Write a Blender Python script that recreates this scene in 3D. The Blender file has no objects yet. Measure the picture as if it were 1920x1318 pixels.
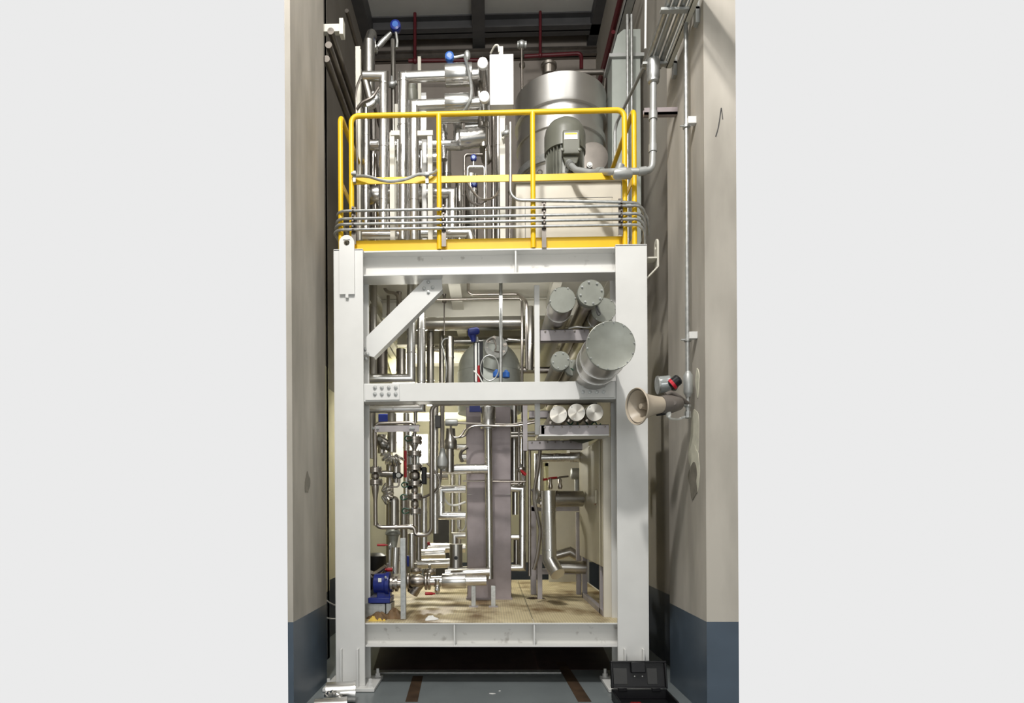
import bpy, bmesh, math, random
from mathutils import Vector, Matrix
from mathutils.geometry import tessellate_polygon

# ------------------------------------------------------------------ camera, sky, lamps, exposure
scene = bpy.context.scene
COL = scene.collection
F = 1150.0
CAM = Vector((0, 0, 1.45))
YAW, ROLL, HOR, PPX = -0.026, -0.0055, 960.0, 890.0
RM = Matrix.Rotation(-YAW, 3, 'Z') @ Matrix.Rotation(math.pi / 2, 3, 'X') @ Matrix.Rotation(ROLL, 3, 'Z')
cam = bpy.data.cameras.new('camera')
cam.sensor_width = 36
cam.lens = F / 1920 * 36
cam.shift_y = (HOR - 659) / 1920
cam.shift_x = (960 - PPX) / 1920
cam.clip_end = 200
camo = bpy.data.objects.new('camera', cam)
COL.objects.link(camo)
camo.matrix_world = Matrix.Translation(CAM) @ RM.to_4x4()
scene.camera = camo

world = bpy.data.worlds.new('world')
scene.world = world
world.use_nodes = True
world.node_tree.nodes['Background'].inputs[0].default_value = (0.83, 0.83, 0.83, 1)
world.node_tree.nodes['Background'].inputs[1].default_value = 1.0

def lamp(name, loc, target, power, size, color, spread=180):
    l = bpy.data.lights.new(name, 'AREA')
    l.shape = 'DISK'
    l.size = size
    l.energy = power
    l.color = color
    l.spread = math.radians(spread)
    o = bpy.data.objects.new(name, l)
    COL.objects.link(o)
    o.location = loc
    o.rotation_euler = (Vector(target) - Vector(loc)).to_track_quat('-Z', 'Y').to_euler()
    return o
lamp('high_bay_lamp', (-0.85, 0.2, 8.4), (0.05, 5.6, 2.2), 175, 0.4, (1.0, 0.97, 0.92), 120)
lamp('work_light_beam', (-0.96, 8.55, 2.35), (-0.6, 5, 1.2), 45, 0.3, (1.0, 0.96, 0.85))
lamp('rear_wall_fill', (-0.9, 7.35, 3.2), (-0.4, 9.5, 0.9), 40, 0.5, (1.0, 0.95, 0.78))  # added fill washing the rear wall; no lamp is seen there
lamp('upper_wall_fill', (0.2, 2.0, 6.2), (0.1, 9.2, 8.8), 100, 0.8, (1.0, 0.97, 0.93))  # added fill to brighten the upper bay, not a known fitting
for lx, ly, lw in ((-2.6, 0.5, 50), (2.4, 1.0, 40), (-1.4, -4.0, 60), (2.0, -4.0, 60)):
    lamp('hall_fill', (lx, ly, 9.1), (lx, ly + .4, 0), lw, 0.9, (1.0, 0.98, 0.94))  # unseen fills added for ambient light and bright streaks on the pipes

u_ = lamp('under_deck_fill', (0.05, 5.42, 3.33), (0.05, 7.0, 2.6), 7, 1.5, (1.0, 0.98, 0.93))  # added strip of fill to brighten the middle bay
u_.data.shape = 'RECTANGLE'
u_.data.size_y = 0.08
w_ = lamp('hall_front_fill', (0.4, -6.6, 2.3), (0, 5, 2.6), 210, 4.0, (0.98, 1.0, 1.0))  # added soft fill behind the camera; no window is known there
w_.data.shape = 'RECTANGLE'
w_.data.size_y = 3.2

vs = scene.view_settings
vs.view_transform = 'Standard'
vs.look = 'None'
vs.gamma = 1
vs.use_curve_mapping = False
vs.exposure = 0.0

def P(x, y, Y):
    """point of the place seen at photo pixel x, y on the plane Y metres ahead"""
    d = RM @ Vector(((x - PPX) / F, (HOR - y) / F, -1))
    return CAM + d * (Y / d.y)
def R(px, Y): return px * Y / F

# ------------------------------------------------------------------ materials
def mat(name, col, metal=0.0, rough=0.5, var=0.08, scale=6.0, bump=0.0, col2=None, stretch=(1, 1, 1), spec=0.5, lo=0.35, hi=0.7, rvar=0.0, detail=4):
    m = bpy.data.materials.new(name)
    m.use_nodes = True
    nt = m.node_tree
    b = nt.nodes['Principled BSDF']
    b.inputs['Metallic'].default_value = metal
    b.inputs['Roughness'].default_value = rough
    b.inputs['Specular IOR Level'].default_value = spec
    geo = nt.nodes.new('ShaderNodeNewGeometry')
    mp = nt.nodes.new('ShaderNodeMapping')
    mp.inputs['Scale'].default_value = stretch
    nt.links.new(geo.outputs['Position'], mp.inputs['Vector'])
    nz = nt.nodes.new('ShaderNodeTexNoise')
    nz.inputs['Scale'].default_value = scale
    nz.inputs['Detail'].default_value = detail
    nt.links.new(mp.outputs[0], nz.inputs['Vector'])
    rp = nt.nodes.new('ShaderNodeValToRGB')
    rp.color_ramp.elements[0].position = lo
    rp.color_ramp.elements[1].position = hi
    c2 = col2 or tuple(max(0, c * (1 - var)) for c in col)
    rp.color_ramp.elements[0].color = (*c2, 1)
    rp.color_ramp.elements[1].color = (*col, 1)
    nt.links.new(nz.outputs[0], rp.inputs[0])
    nt.links.new(rp.outputs[0], b.inputs['Base Color'])
    if rvar:
        mr = nt.nodes.new('ShaderNodeMapRange')
        mr.inputs['To Min'].default_value = max(0, rough - rvar)
        mr.inputs['To Max'].default_value = rough + rvar
        nt.links.new(nz.outputs[0], mr.inputs[0])
        nt.links.new(mr.outputs[0], b.inputs['Roughness'])
    if bump:
        bp = nt.nodes.new('ShaderNodeBump')
        bp.inputs['Strength'].default_value = bump
        bp.inputs['Distance'].default_value = 0.01
        nt.links.new(nz.outputs[0], bp.inputs['Height'])
        nt.links.new(bp.outputs[0], b.inputs['Normal'])
    return m

def banded(m, z, col, rough=0.35, var=0.85):
    """paint below height z on an existing material"""
    nt = m.node_tree
    b = nt.nodes['Principled BSDF']
    src = b.inputs['Base Color'].links[0].from_socket
    geo = nt.nodes.new('ShaderNodeNewGeometry')
    sep = nt.nodes.new('ShaderNodeSeparateXYZ')
    nt.links.new(geo.outputs['Position'], sep.inputs[0])
    lt = nt.nodes.new('ShaderNodeMath')
    lt.operation = 'LESS_THAN'
    lt.inputs[1].default_value = z
    nt.links.new(sep.outputs['Z'], lt.inputs[0])
    nz = nt.nodes.new('ShaderNodeTexNoise')
    nz.inputs['Scale'].default_value = 4
    nt.links.new(geo.outputs['Position'], nz.inputs['Vector'])
    rp = nt.nodes.new('ShaderNodeValToRGB')
    rp.color_ramp.elements[0].position = 0.3
    rp.color_ramp.elements[1].position = 0.7
    rp.color_ramp.elements[0].color = (*[c * var for c in col], 1)
    rp.color_ramp.elements[1].color = (*col, 1)
    nt.links.new(nz.outputs[0], rp.inputs[0])
    mx = nt.nodes.new('ShaderNodeMixRGB')
    nt.links.new(lt.outputs[0], mx.inputs[0])
    nt.links.new(src, mx.inputs[1])
    nt.links.new(rp.outputs[0], mx.inputs[2])
    nt.links.new(mx.outputs[0], b.inputs['Base Color'])
    mr = nt.nodes.new('ShaderNodeMapRange')
    mr.inputs['To Min'].default_value = b.inputs['Roughness'].default_value
    mr.inputs['To Max'].default_value = rough
    nt.links.new(lt.outputs[0], mr.inputs[0])
    nt.links.new(mr.outputs[0], b.inputs['Roughness'])
    return m

WHITE = mat('white_paint', (0.73, 0.73, 0.715), 0, 0.42, 0.07, 3.5)
WHITED = mat('scuffed_white_paint', (0.74, 0.73, 0.70), 0, 0.45, col2=(0.48, 0.46, 0.43), scale=13, lo=0.27, hi=0.38)
CREAM = mat('cream_paint', (0.66, 0.64, 0.56), 0, 0.5, 0.08, 5)
LEMON = mat('pale_yellow_lit_paint', (0.66, 0.64, 0.38), 0, 0.5, 0.08, 5)
YEL = mat('yellow_paint', (0.80, 0.50, 0.004), 0, 0.38, 0.06, 9)
CLAD = mat('aluminium_cladding', (0.72, 0.71, 0.69), 1, 0.26, 0.10, 5, 0.05, rvar=0.06)
CLADV = mat('vessel_cladding', (0.80, 0.79, 0.77), 1, 0.36, 0.10, 3, 0.03, rvar=0.06)
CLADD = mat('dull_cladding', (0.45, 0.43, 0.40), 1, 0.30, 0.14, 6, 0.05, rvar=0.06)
CAPM = mat('zinc_cap_sheet', (0.29, 0.30, 0.265), 0.35, 0.42, 0.16, 11, 0.03)
DOMEM = mat('pale_zinc_sheet', (0.58, 0.61, 0.57), 0.3, 0.4, 0.2, 7)
BRUSH = mat('brushed_plate', (0.52, 0.49, 0.44), 1, 0.34, 0.10, 20)
_b = BRUSH.node_tree.nodes['Principled BSDF']
_b.inputs['Anisotropic'].default_value = 0.85
_tg = BRUSH.node_tree.nodes.new('ShaderNodeTangent')
_tg.direction_type = 'RADIAL'
_tg.axis = 'Y'
BRUSH.node_tree.links.new(_tg.outputs[0], _b.inputs['Tangent'])
STEEL = mat('stainless_pipe', (0.43, 0.395, 0.36), 1, 0.30, 0.12, 10, rvar=0.06)
DARKS = mat('dark_steel', (0.22, 0.20, 0.18), 0.9, 0.38, 0.2, 8)
GALV = mat('galvanised_steel', (0.52, 0.53, 0.52), 0.8, 0.42, 0.25, 30, rvar=0.08)
GREYC = mat('grey_conduit_paint', (0.42, 0.43, 0.42), 0.35, 0.42, 0.12, 14)
PURP = mat('blasted_stainless', (0.34, 0.295, 0.30), 0.35, 0.5, 0.25, 5, 0.02)
PURL = mat('blasted_channel', (0.42, 0.39, 0.40), 0.35, 0.5, 0.15, 9)
BEIGE = mat('beige_enamel', (0.47, 0.43, 0.32), 0, 0.4, 0.08, 4)
BEIGEL = mat('machine_beige', (0.64, 0.60, 0.51), 0, 0.45, 0.08, 6)
MOTG = mat('grey_green_enamel', (0.15, 0.153, 0.125), 0, 0.38, 0.1, 8)
BLUE = mat('blue_enamel', (0.012, 0.025, 0.20), 0, 0.32, 0.2, 10)
BLUEB = mat('bright_blue_plastic', (0.03, 0.12, 0.42), 0, 0.35, 0.1, 10)
RED = mat('red_plastic', (0.36, 0.008, 0.012), 0, 0.4, 0.1, 10)
DRED = mat('dark_red_pipe_paint', (0.10, 0.006, 0.012), 0, 0.45, 0.15, 8)
BLACK = mat('black_plastic', (0.008, 0.008, 0.010), 0, 0.42, 0.2, 10, spec=0.35)
DGREY = mat('dark_rubber', (0.035, 0.035, 0.035), 0, 0.5, 0.2, 10)
HORN = mat('horn_plastic', (0.50, 0.43, 0.34), 0, 0.42, 0.05, 5)
HORND = mat('horn_driver_grey', (0.16, 0.14, 0.125), 0, 0.45, 0.1, 9)
PAPER = mat('white_paper', (0.8, 0.8, 0.78), 0, 0.7, 0.05, 9)
TAN = mat('brown_paper', (0.20, 0.12, 0.055), 0, 0.7, 0.45, 14, 0.2)
LEMONS = mat('yellow_foam', (0.75, 0.52, 0.10), 0, 0.7, 0.2, 20)
GREEN = mat('green_wire', (0.015, 0.07, 0.04), 0, 0.4, 0.1, 9)
DUCTM = mat('duct_sheet', (0.40, 0.43, 0.40), 0.5, 0.45, 0.1, 6)
CONC = mat('bare_concrete', (0.52, 0.485, 0.43), 0, 0.8, col2=(0.34, 0.315, 0.275), scale=2.2, stretch=(1.6, 1.6, 0.45), lo=0.30, hi=0.68, bump=0.06, detail=8)
banded(CONC, 0.67, (0.085, 0.115, 0.155))
PLAST = mat('fresh_plaster', (0.72, 0.70, 0.58), 0, 0.8, 0.18, 12)
STAIN = mat('damp_stain', (0.24, 0.22, 0.18), 0, 0.8, 0.3, 14)
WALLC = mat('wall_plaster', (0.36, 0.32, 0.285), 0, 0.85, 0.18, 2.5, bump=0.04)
banded(WALLC, 4.3, (0.50, 0.48, 0.36), 0.8, 0.9)  # wall is cream; the darker colour above paints in its unlit top
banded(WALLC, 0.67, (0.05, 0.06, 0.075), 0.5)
SIDEW = mat('side_wall_plaster', (0.33, 0.305, 0.265), 0, 0.85, 0.15, 2.0, bump=0.04)
banded(SIDEW, 0.67, (0.05, 0.06, 0.075), 0.5)
HALLW = mat('hall_wall_paint', (0.66, 0.65, 0.62), 0, 0.8, 0.1, 2)
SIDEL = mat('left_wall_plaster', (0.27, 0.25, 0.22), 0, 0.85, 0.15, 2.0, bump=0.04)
banded(SIDEL, 2.9, (0.58, 0.55, 0.40), 0.8, 0.9)  # lit lower part and shadowed top of the wall painted as two tones
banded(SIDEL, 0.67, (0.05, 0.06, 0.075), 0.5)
CEILM = mat('ceiling_sheet', (0.52, 0.52, 0.50), 0, 0.7, 0.1, 2)
BEAMD = mat('dark_beam_paint', (0.075, 0.075, 0.078), 0, 0.6, 0.2, 5)
FLOORM = mat('floor_epoxy', (0.20, 0.225, 0.235), 0, 0.32, 0.14, 3)
RUST = mat('rusty_strip', (0.085, 0.05, 0.028), 0.1, 0.6, 0.5, 7)
SHADEM = mat('dark_red_shade', (0.055, 0.03, 0.028), 0, 0.5, 0.4, 6)  # shadow under the skid painted as a dark red tone
DECK = mat('worn_deck', (0.64, 0.55, 0.35), 0, 0.5, col2=(0.20, 0.125, 0.05), scale=3.0, stretch=(1.3, 0.8, 1), lo=0.33, hi=0.56, detail=9)
_nt = DECK.node_tree
_b = _nt.nodes['Principled BSDF']
_src = _b.inputs['Base Color'].links[0].from_socket
_geo = _nt.nodes.new('ShaderNodeNewGeometry')
_wv = _nt.nodes.new('ShaderNodeTexWave')
_wv.inputs['Scale'].default_value = 14
_wv.inputs['Distortion'].default_value = 0.6
_nt.links.new(_geo.outputs['Position'], _wv.inputs['Vector'])
_mr = _nt.nodes.new('ShaderNodeMapRange')
_mr.inputs['To Min'].default_value = 0.80
_nt.links.new(_wv.outputs['Fac'], _mr.inputs[0])
_mx = _nt.nodes.new('ShaderNodeMixRGB')
_mx.blend_type = 'MULTIPLY'
_mx.inputs[0].default_value = 1
_nt.links.new(_src, _mx.inputs[1])
_nt.links.new(_mr.outputs[0], _mx.inputs[2])
_nt.links.new(_mx.outputs[0], _b.inputs['Base Color'])
SCALEM = mat('white_scale', (0.75, 0.75, 0.72), 0, 0.5, 0.03, 5)
YELLAB = mat('yellow_label', (0.80, 0.52, 0.03), 0, 0.5, 0.03, 5)
GLASS = mat('lamp_lens', (0.35, 0.37, 0.37), 0.2, 0.15, 0.1, 9)
GLOW = mat('lit_tube', (1, 0.98, 0.9), 0, 0.5, 0.01)
_b = GLOW.node_tree.nodes['Principled BSDF']
_b.inputs['Emission Color'].default_value = (1, 0.97, 0.86, 1)
_b.inputs['Emission Strength'].default_value = 6

# ------------------------------------------------------------------ mesh helpers
class MB:
    def __init__(s): s.v = []; s.f = []
    def add(s, vs_, fs):
        o = len(s.v)
        s.v += [Vector(q) for q in vs_]
        s.f += [[i + o for i in q] for q in fs]
        return s
    def box(s, x0, x1, y0, y1, z0, z1, M=None):
        c = [Vector((x, y, z)) for x in (x0, x1) for y in (y0, y1) for z in (z0, z1)]
        if M is not None: c = [M @ q for q in c]
        return s.add(c, [(0, 1, 3, 2), (4, 6, 7, 5), (0, 4, 5, 1), (2, 3, 7, 6), (0, 2, 6, 4), (1, 5, 7, 3)])
    def rings(s, rs, caps=True, closed=False):
        n = len(rs[0])
        fs = []
        m = len(rs)
        for i in range(m if closed else m - 1):
            for k in range(n):
                a, b = i, (i + 1) % m
                fs.append((a * n + k, a * n + (k + 1) % n, b * n + (k + 1) % n, b * n + k))
        if caps and not closed:
            fs.append(tuple(range(n))[::-1])
            fs.append(tuple((m - 1) * n + k for k in range(n)))
        return s.add([q for r in rs for q in r], fs)
    def lathe(s, p, d, prof, n=24, caps=True):
        p = Vector(p); d = Vector(d).normalized()
        u = d.orthogonal().normalized(); w = d.cross(u)
        return s.rings([[p + d * t + (u * math.cos(2 * math.pi * k / n) + w * math.sin(2 * math.pi * k / n)) * max(r, 1e-5) for k in range(n)] for t, r in prof], caps)
    def cyl(s, a, b, r, n=20, r2=None):
        a = Vector(a); b = Vector(b)
        return s.lathe(a, b - a, [(0, r), ((b - a).length, r if r2 is None else r2)], n)
    def ball(s, c, r, n=14, sq=1.0, d=(0, 0, 1)):
        return s.lathe(c, d, [(-math.cos(math.pi * i / 8) * r * sq, math.sin(math.pi * i / 8) * r) for i in range(9)], n, False)
    def tube(s, pts, r, n=16, bend=0.0, caps=True):
        pts = [Vector(q) for q in pts]
        q = [pts[0]]
        for i in range(1, len(pts) - 1):
            a, b, c = pts[i - 1], pts[i], pts[i + 1]
            d1 = (b - a).normalized(); d2 = (c - b).normalized()
            th = d1.angle(d2)
            if bend <= 0 or th < 0.03:
                q.append(b); continue
            t = min(math.tan(th / 2) * bend, 0.48 * (b - a).length, 0.48 * (c - b).length)
            s0 = b - d1 * t; s1 = b + d2 * t
            k = max(2, int(th / 0.25))
            rad = t / math.tan(th / 2)
            cen = b + ((d2 - d1).normalized()) * (rad / math.cos(th / 2))
            ax = d1.cross(d2).normalized()
            for j in range(k + 1):
                q.append(cen + Matrix.Rotation(th * j / k, 3, ax) @ (s0 - cen))
        q.append(pts[-1])
        q2 = [q[0]]
        for z in q[1:]:
            if (z - q2[-1]).length > 1e-4: q2.append(z)
        q = q2
        d = (q[1] - q[0]).normalized()
        u = d.orthogonal().normalized(); w = d.cross(u)
        rs = [[q[0] + (u * math.cos(2 * math.pi * k / n) + w * math.sin(2 * math.pi * k / n)) * r for k in range(n)]]
        for i in range(1, len(q)):
            di = (q[i] - q[i - 1]).normalized()
            nn = di if i == len(q) - 1 else (di + (q[i + 1] - q[i]).normalized()).normalized()
            rs.append([x + di * ((q[i] - x).dot(nn) / max(di.dot(nn), 0.2)) for x in rs[-1]])
        return s.rings(rs, caps)
    def curve(s, pts, r, n=8, sub=8):
        """smooth spline through the points"""
        p = [Vector(q) for q in pts]
        p = [p[0] * 2 - p[1]] + p + [p[-1] * 2 - p[-2]]
        out = []
        for i in range(1, len(p) - 2):
            for k in range(sub):
                t = k / sub
                a, b, c, e = p[i - 1], p[i], p[i + 1], p[i + 2]
                out.append(0.5 * (2 * b + (c - a) * t + (2 * a - 5 * b + 4 * c - e) * t * t + (3 * b - a - 3 * c + e) * t ** 3))
        out.append(p[-2])
        return s.tube(out, r, n)
    def plate(s, outer, holes, o, u, w, t):
        """flat plate from 2-D outlines on axes u, w, thick along t"""
        o = Vector(o); u = Vector(u); w = Vector(w); t = Vector(t)
        loops = [outer] + holes
        flat = [q for l in loops for q in l]
        tr = tessellate_polygon([[Vector((a, b, 0)) for a, b in l] for l in loops])
        n = len(flat)
        vv = [o + u * a + w * b for a, b in flat] + [o + u * a + w * b + t for a, b in flat]
        fs = [tuple(x) for x in tr] + [tuple(i + n for i in x)[::-1] for x in tr]
        k0 = 0
        for l in loops:
            m = len(l)
            for k in range(m):
                a, b = k0 + k, k0 + (k + 1) % m
                fs.append((a, b, b + n, a + n))
            k0 += m
        return s.add(vv, fs)

WPOS = {}
def wpos(o): return WPOS.get(o.name, Vector((0, 0, 0)))
def obj(name, mb, m, parent=None, bevel=0, sharp=38, label=None):
    bb = [Vector((min(q[i] for q in mb.v) for i in range(3))), Vector((max(q[i] for q in mb.v) for i in range(3)))]
    c = (bb[0] + bb[1]) / 2
    if parent is None: c.z = bb[0].z
    me = bpy.data.meshes.new(name)
    me.from_pydata([q - c for q in mb.v], [], mb.f)
    bm = bmesh.new(); bm.from_mesh(me)
    bmesh.ops.recalc_face_normals(bm, faces=bm.faces)
    bm.to_mesh(me); bm.free()
    me.polygons.foreach_set('use_smooth', [True] * len(me.polygons))
    me.set_sharp_from_angle(angle=math.radians(sharp))
    me.materials.append(m)
    o = bpy.data.objects.new(name, me)
    COL.objects.link(o)
    if parent is not None:
        o.parent = parent
        o.location = c - wpos(parent)
    else: o.location = c
    WPOS[o.name] = c
    if bevel:
        md = o.modifiers.new('bevel', 'BEVEL')
        md.width = bevel; md.segments = 2; md.limit_method = 'ANGLE'; md.angle_limit = math.radians(50)
    if label: o['label'] = label
    return o
def thing(name, label, cat, loc, group=None):
    o = bpy.data.objects.new(name, None)
    o.empty_display_size = 0.1
    COL.objects.link(o)
    o.location = loc
    WPOS[o.name] = Vector(loc)
    return tag(o, label, cat, group)
def tag(o, label, cat, group=None):
    o['label'] = label; o['category'] = cat
    if group: o['group'] = group
    return o
def struct(name, mb, m, parent=None, label=None):
    o = obj(name, mb, m, parent)
    o['kind'] = 'structure'
    if label: o['label'] = label
    return o
def px3(pts): return [P(*q) for q in pts]
def bands(root, pts, r, ws, m=None, th=0.004, wd=0.012):
    """raised lap bands; ws = (segment, fraction)"""
    for sg, t in ws:
        a, b = pts[sg], pts[sg + 1]
        d = (b - a).normalized(); c = a.lerp(b, t)
        obj('lap_band', MB().lathe(c - d * wd / 2, d, [(0, r), (0, r + th), (wd, r + th), (wd, r)], 20), m or CLAD, root)
def clad(label, pts, r, bnd=(), m=None, jackets=(), group=None, bend=0, name='insulated_pipe', cat='pipe', n=22):
    """mitred clad pipe through photo points; jackets = (segment, t0, t1, radius px)"""
    m = m or CLAD
    q = px3(pts); rr = R(r, pts[0][2])
    root = tag(obj(name, MB().tube(q, rr, n, bend), m), label, cat, group)
    bands(root, q, rr, bnd, m)
    for sg, t0, t1, jr in jackets:
        a, b = q[sg].lerp(q[sg + 1], t0), q[sg].lerp(q[sg + 1], t1)
        L = (b - a).length; J = R(jr, pts[sg][2])
        obj('valve_jacket', MB().lathe(a, b - a, [(-0.001, rr * .9), (0, J * 0.97), (0.006, J), (L - 0.006, J), (L, J * 0.97), (L + 0.001, rr * .9)], 24), m, root)
    return root
def tubing(label, pts, r, m=None, bend=12, group=None, name='steel_tube', cat='pipe', n=12, clips=(), spline=False):
    m = m or STEEL
    q = px3(pts); Y = pts[0][2]
    mb = MB()
    mb.curve(q, R(r, Y), 8) if spline else mb.tube(q, R(r, Y), n, R(bend, Y))
    root = tag(obj(name, mb, m), label, cat, group)
    bands(root, q, R(r, Y), clips, m, 0.006, 0.02)
    return root
def bolt(mb, p, d, r=0.011, h=0.012):
    d = Vector(d).normalized()
    mb.lathe(p, d, [(0, r * 1.5), (0.003, r * 1.5), (0.003, r), (h, r), (h + 0.001, r * 0.55), (h + 0.006, r * 0.5)], 6)
def bolts(root, pts, d, r=0.011, m=None, h=0.012):
    for p in pts:
        mb = MB(); bolt(mb, p, d, r, h)
        obj('bolt', mb, m or GALV, root)
def circ(r, n=20, c=(0, 0), a0=0, a1=2 * math.pi, end=False):
    k = n if not end else n - 1
    return [(c[0] + r * math.cos(a0 + (a1 - a0) * i / k), c[1] + r * math.sin(a0 + (a1 - a0) * i / k)) for i in range(n)]
X = lambda x, Y, y=800: P(x, y, Y).x
Z = lambda y, Y, x=920: P(x, y, Y).z

# ------------------------------------------------------------------ the setting
YB = 9.5
XWL, XWR = -1.88, 1.66
XCL, XCR = X(548, 4.35), X(1323, 4.35)
CY0, CY1 = 4.35, 5.24
XCL0, XCR1 = X(537.5, CY0), X(1383, CY0)
HW = 4.2   # half width of the hall in front of the bay
struct('floor', MB().box(-HW, HW, -7, CY0, -0.1, 0).box(XCL0, XCR1, CY0, CY1, -0.1, 0).box(-1.68, XWR + 0.1, CY1, 6.1, -0.1, 0).box(XWL - 0.05, XWR + 0.1, 6.1, YB + 0.1, -0.1, 0), FLOORM)
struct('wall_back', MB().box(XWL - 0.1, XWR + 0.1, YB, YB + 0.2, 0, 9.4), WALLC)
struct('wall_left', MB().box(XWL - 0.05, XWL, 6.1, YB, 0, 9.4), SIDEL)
struct('wall_right', MB().box(XWR, XWR + 0.1, CY1 - 0.05, YB, 0, 9.4), SIDEW)
struct('ceiling', MB().box(-HW, HW, -7, CY1 + .1, 9.3, 9.45).box(XWL - .1, XWR + .1, CY1, YB + 0.1, 8.8, 9.45), CEILM)
cl = struct('wall_left_pillar', MB().box(XCL0, XCL, CY0, CY1, 0, 9.3), CONC)
cr = struct('wall_right_pillar', MB().box(XCR, XCR1, CY0, CY1, 0, 9.3), CONC)
# recessed wall behind each pillar
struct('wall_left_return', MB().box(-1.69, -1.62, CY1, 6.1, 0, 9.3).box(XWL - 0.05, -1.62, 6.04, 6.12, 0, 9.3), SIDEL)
struct('wall_right_return', MB().box(XCR + 0.02, XWR + 0.1, CY1 - 0.1, CY1, 0, 9.3), SIDEW)
# the hall the camera stands in
struct('wall_front', MB().box(-HW - .2, HW + .2, -7.2, -7, 0, 9.4), HALLW)
struct('wall_hall_left', MB().box(-HW - .2, -HW, -7, 4.6, 0, 9.4), HALLW)
struct('wall_hall_right', MB().box(HW, HW + .2, -7, 4.6, 0, 9.4), HALLW)
def blob(rx, rz, n, seed, ecc=1.1):
    rnd = random.Random(seed)
    ph = [rnd.uniform(0, 6.28) for _ in range(5)]
    return [((rx * (1 + ecc * 0.3 * sum(math.sin(k * a + ph[k - 1]) / k for k in (2, 3, 4, 5)))) * math.cos(a),
             (rz * (1 + ecc * 0.3 * sum(math.sin(k * a + ph[5 - k]) / k for k in (2, 3, 4, 5)))) * math.sin(a)) for a in [2 * math.pi * i / n for i in range(n)]]
def side_patch(x, y, rx, ry, seed, m, name='plaster_patch'):
    Yp = XCR / ((x - 920) / F)
    p = P(x, y, Yp); p.x = XCR
    struct(name, MB().plate(blob(rx, ry, 40, seed), [], p, (0, 1, 0), (0, 0, 1), (-0.0006 * seed, 0, 0)), m, cr)
side_patch(1299, 828, 0.115, 0.21, 3, PLAST)
side_patch(1303, 880, 0.07, 0.16, 5, PLAST)
side_patch(1297, 900, 0.10, 0.12, 8, STAIN, 'damp_patch')
side_patch(1306, 715, 0.035, 0.09, 9, PLAST)
p = P(1347, 232, CY0)
struct('crack_mark', MB().curve([p + Vector((0.02, -0.001, 0.11)), p + Vector((0.0, -0.001, -0.02)), p + Vector((-0.02, -0.001, -0.09))], 0.004, 5).curve([p + Vector((0.022, -0.001, 0.11)), p + Vector((0.03, -0.001, 0.03))], 0.003, 5), DGREY, cr)
p = P(582, 905, 4.7); p.x = XCL - 0.001
struct('damp_patch', MB().plate(blob(0.06, 0.09, 30, 4), [], p, (0, 1, 0), (0, 0, 1), (0.003, 0, 0)), STAIN, cl)
# roof steel
def beam_x(name, Y, z0, z1, w, m=BEAMD):
    return struct(name, MB().box(XWL, XWR, Y, Y + w, z0, z0 + 0.02).box(XWL, XWR, Y, Y + w, z1 - 0.02, z1).box(XWL, XWR, Y + w / 2 - 0.01, Y + w / 2 + 0.01, z0, z1), m)
b1 = beam_x('trim_1', 9.05, 8.6, 8.8, 0.2)
b2 = beam_x('trim_2', 9.38, 8.42, 8.54, 0.12, DARKS)
struct('trim_3', MB().box(X(885, 9, 30), X(909, 9, 30), 5.3, 9.5, 8.58, 8.60).box(X(894, 9, 30), X(900, 9, 30), 5.3, 9.5, 8.60, 8.8).box(X(885, 9, 30), X(909, 9, 30), 5.3, 9.5, 8.785, 8.8), BEAMD)
struct('trim_4', MB().box(XWL, XWL + 0.16, 6.5, YB, 8.5, 8.8), BEAMD)
struct('trim_5', MB().box(XWR - 0.14, XWR, 6.5, YB, 8.6, 8.8), BEAMD)
for i, yy in enumerate((54, 60, 65)):
    struct('trim_%d' % (6 + i), MB().tube([(XWL, 9.3 - i * .04, Z(yy, 9.3)), (XWR, 9.3 - i * .04, Z(yy, 9.3))], 0.022, 10), DARKS)

# floor inlays, and a dark sheet painting the shade beneath the skid
def strip(label, pts, name='floor_channel_cover', m=RUST, h=0.004):
    q = [P(a, b, 1) for a, b in pts]
    out = []
    for a in q:
        d = a - CAM
        out.append(CAM + d * (-(CAM.z) / d.z))
    return tag(obj(name, MB().plate([(v.x, v.y) for v in out], [], (0, 0, 0), (1, 0, 0), (0, 1, 0), (0, 0, h)), m), label, 'floor strip')
strip('rusty floor strip running under the steel frame, left of centre', [(760, 1316), (783, 1316), (793, 1268), (774, 1268)])
strip('rusty floor strip running diagonally towards the black tool case', [(1084, 1316), (1109, 1316), (1060, 1242), (1042, 1242)])
strip('thin pale strip crossing the floor under the steel frame', [(705, 1262), (1052, 1262), (1048, 1257.5), (705, 1257.5)], 'floor_edge_strip', GALV, 0.006)
strip('dark red painted shade on the floor beneath the steel frame', [(700, 1256), (1150, 1256), (1120, 1190), (720, 1190)], 'floor_shade', SHADEM, 0.003)

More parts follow.
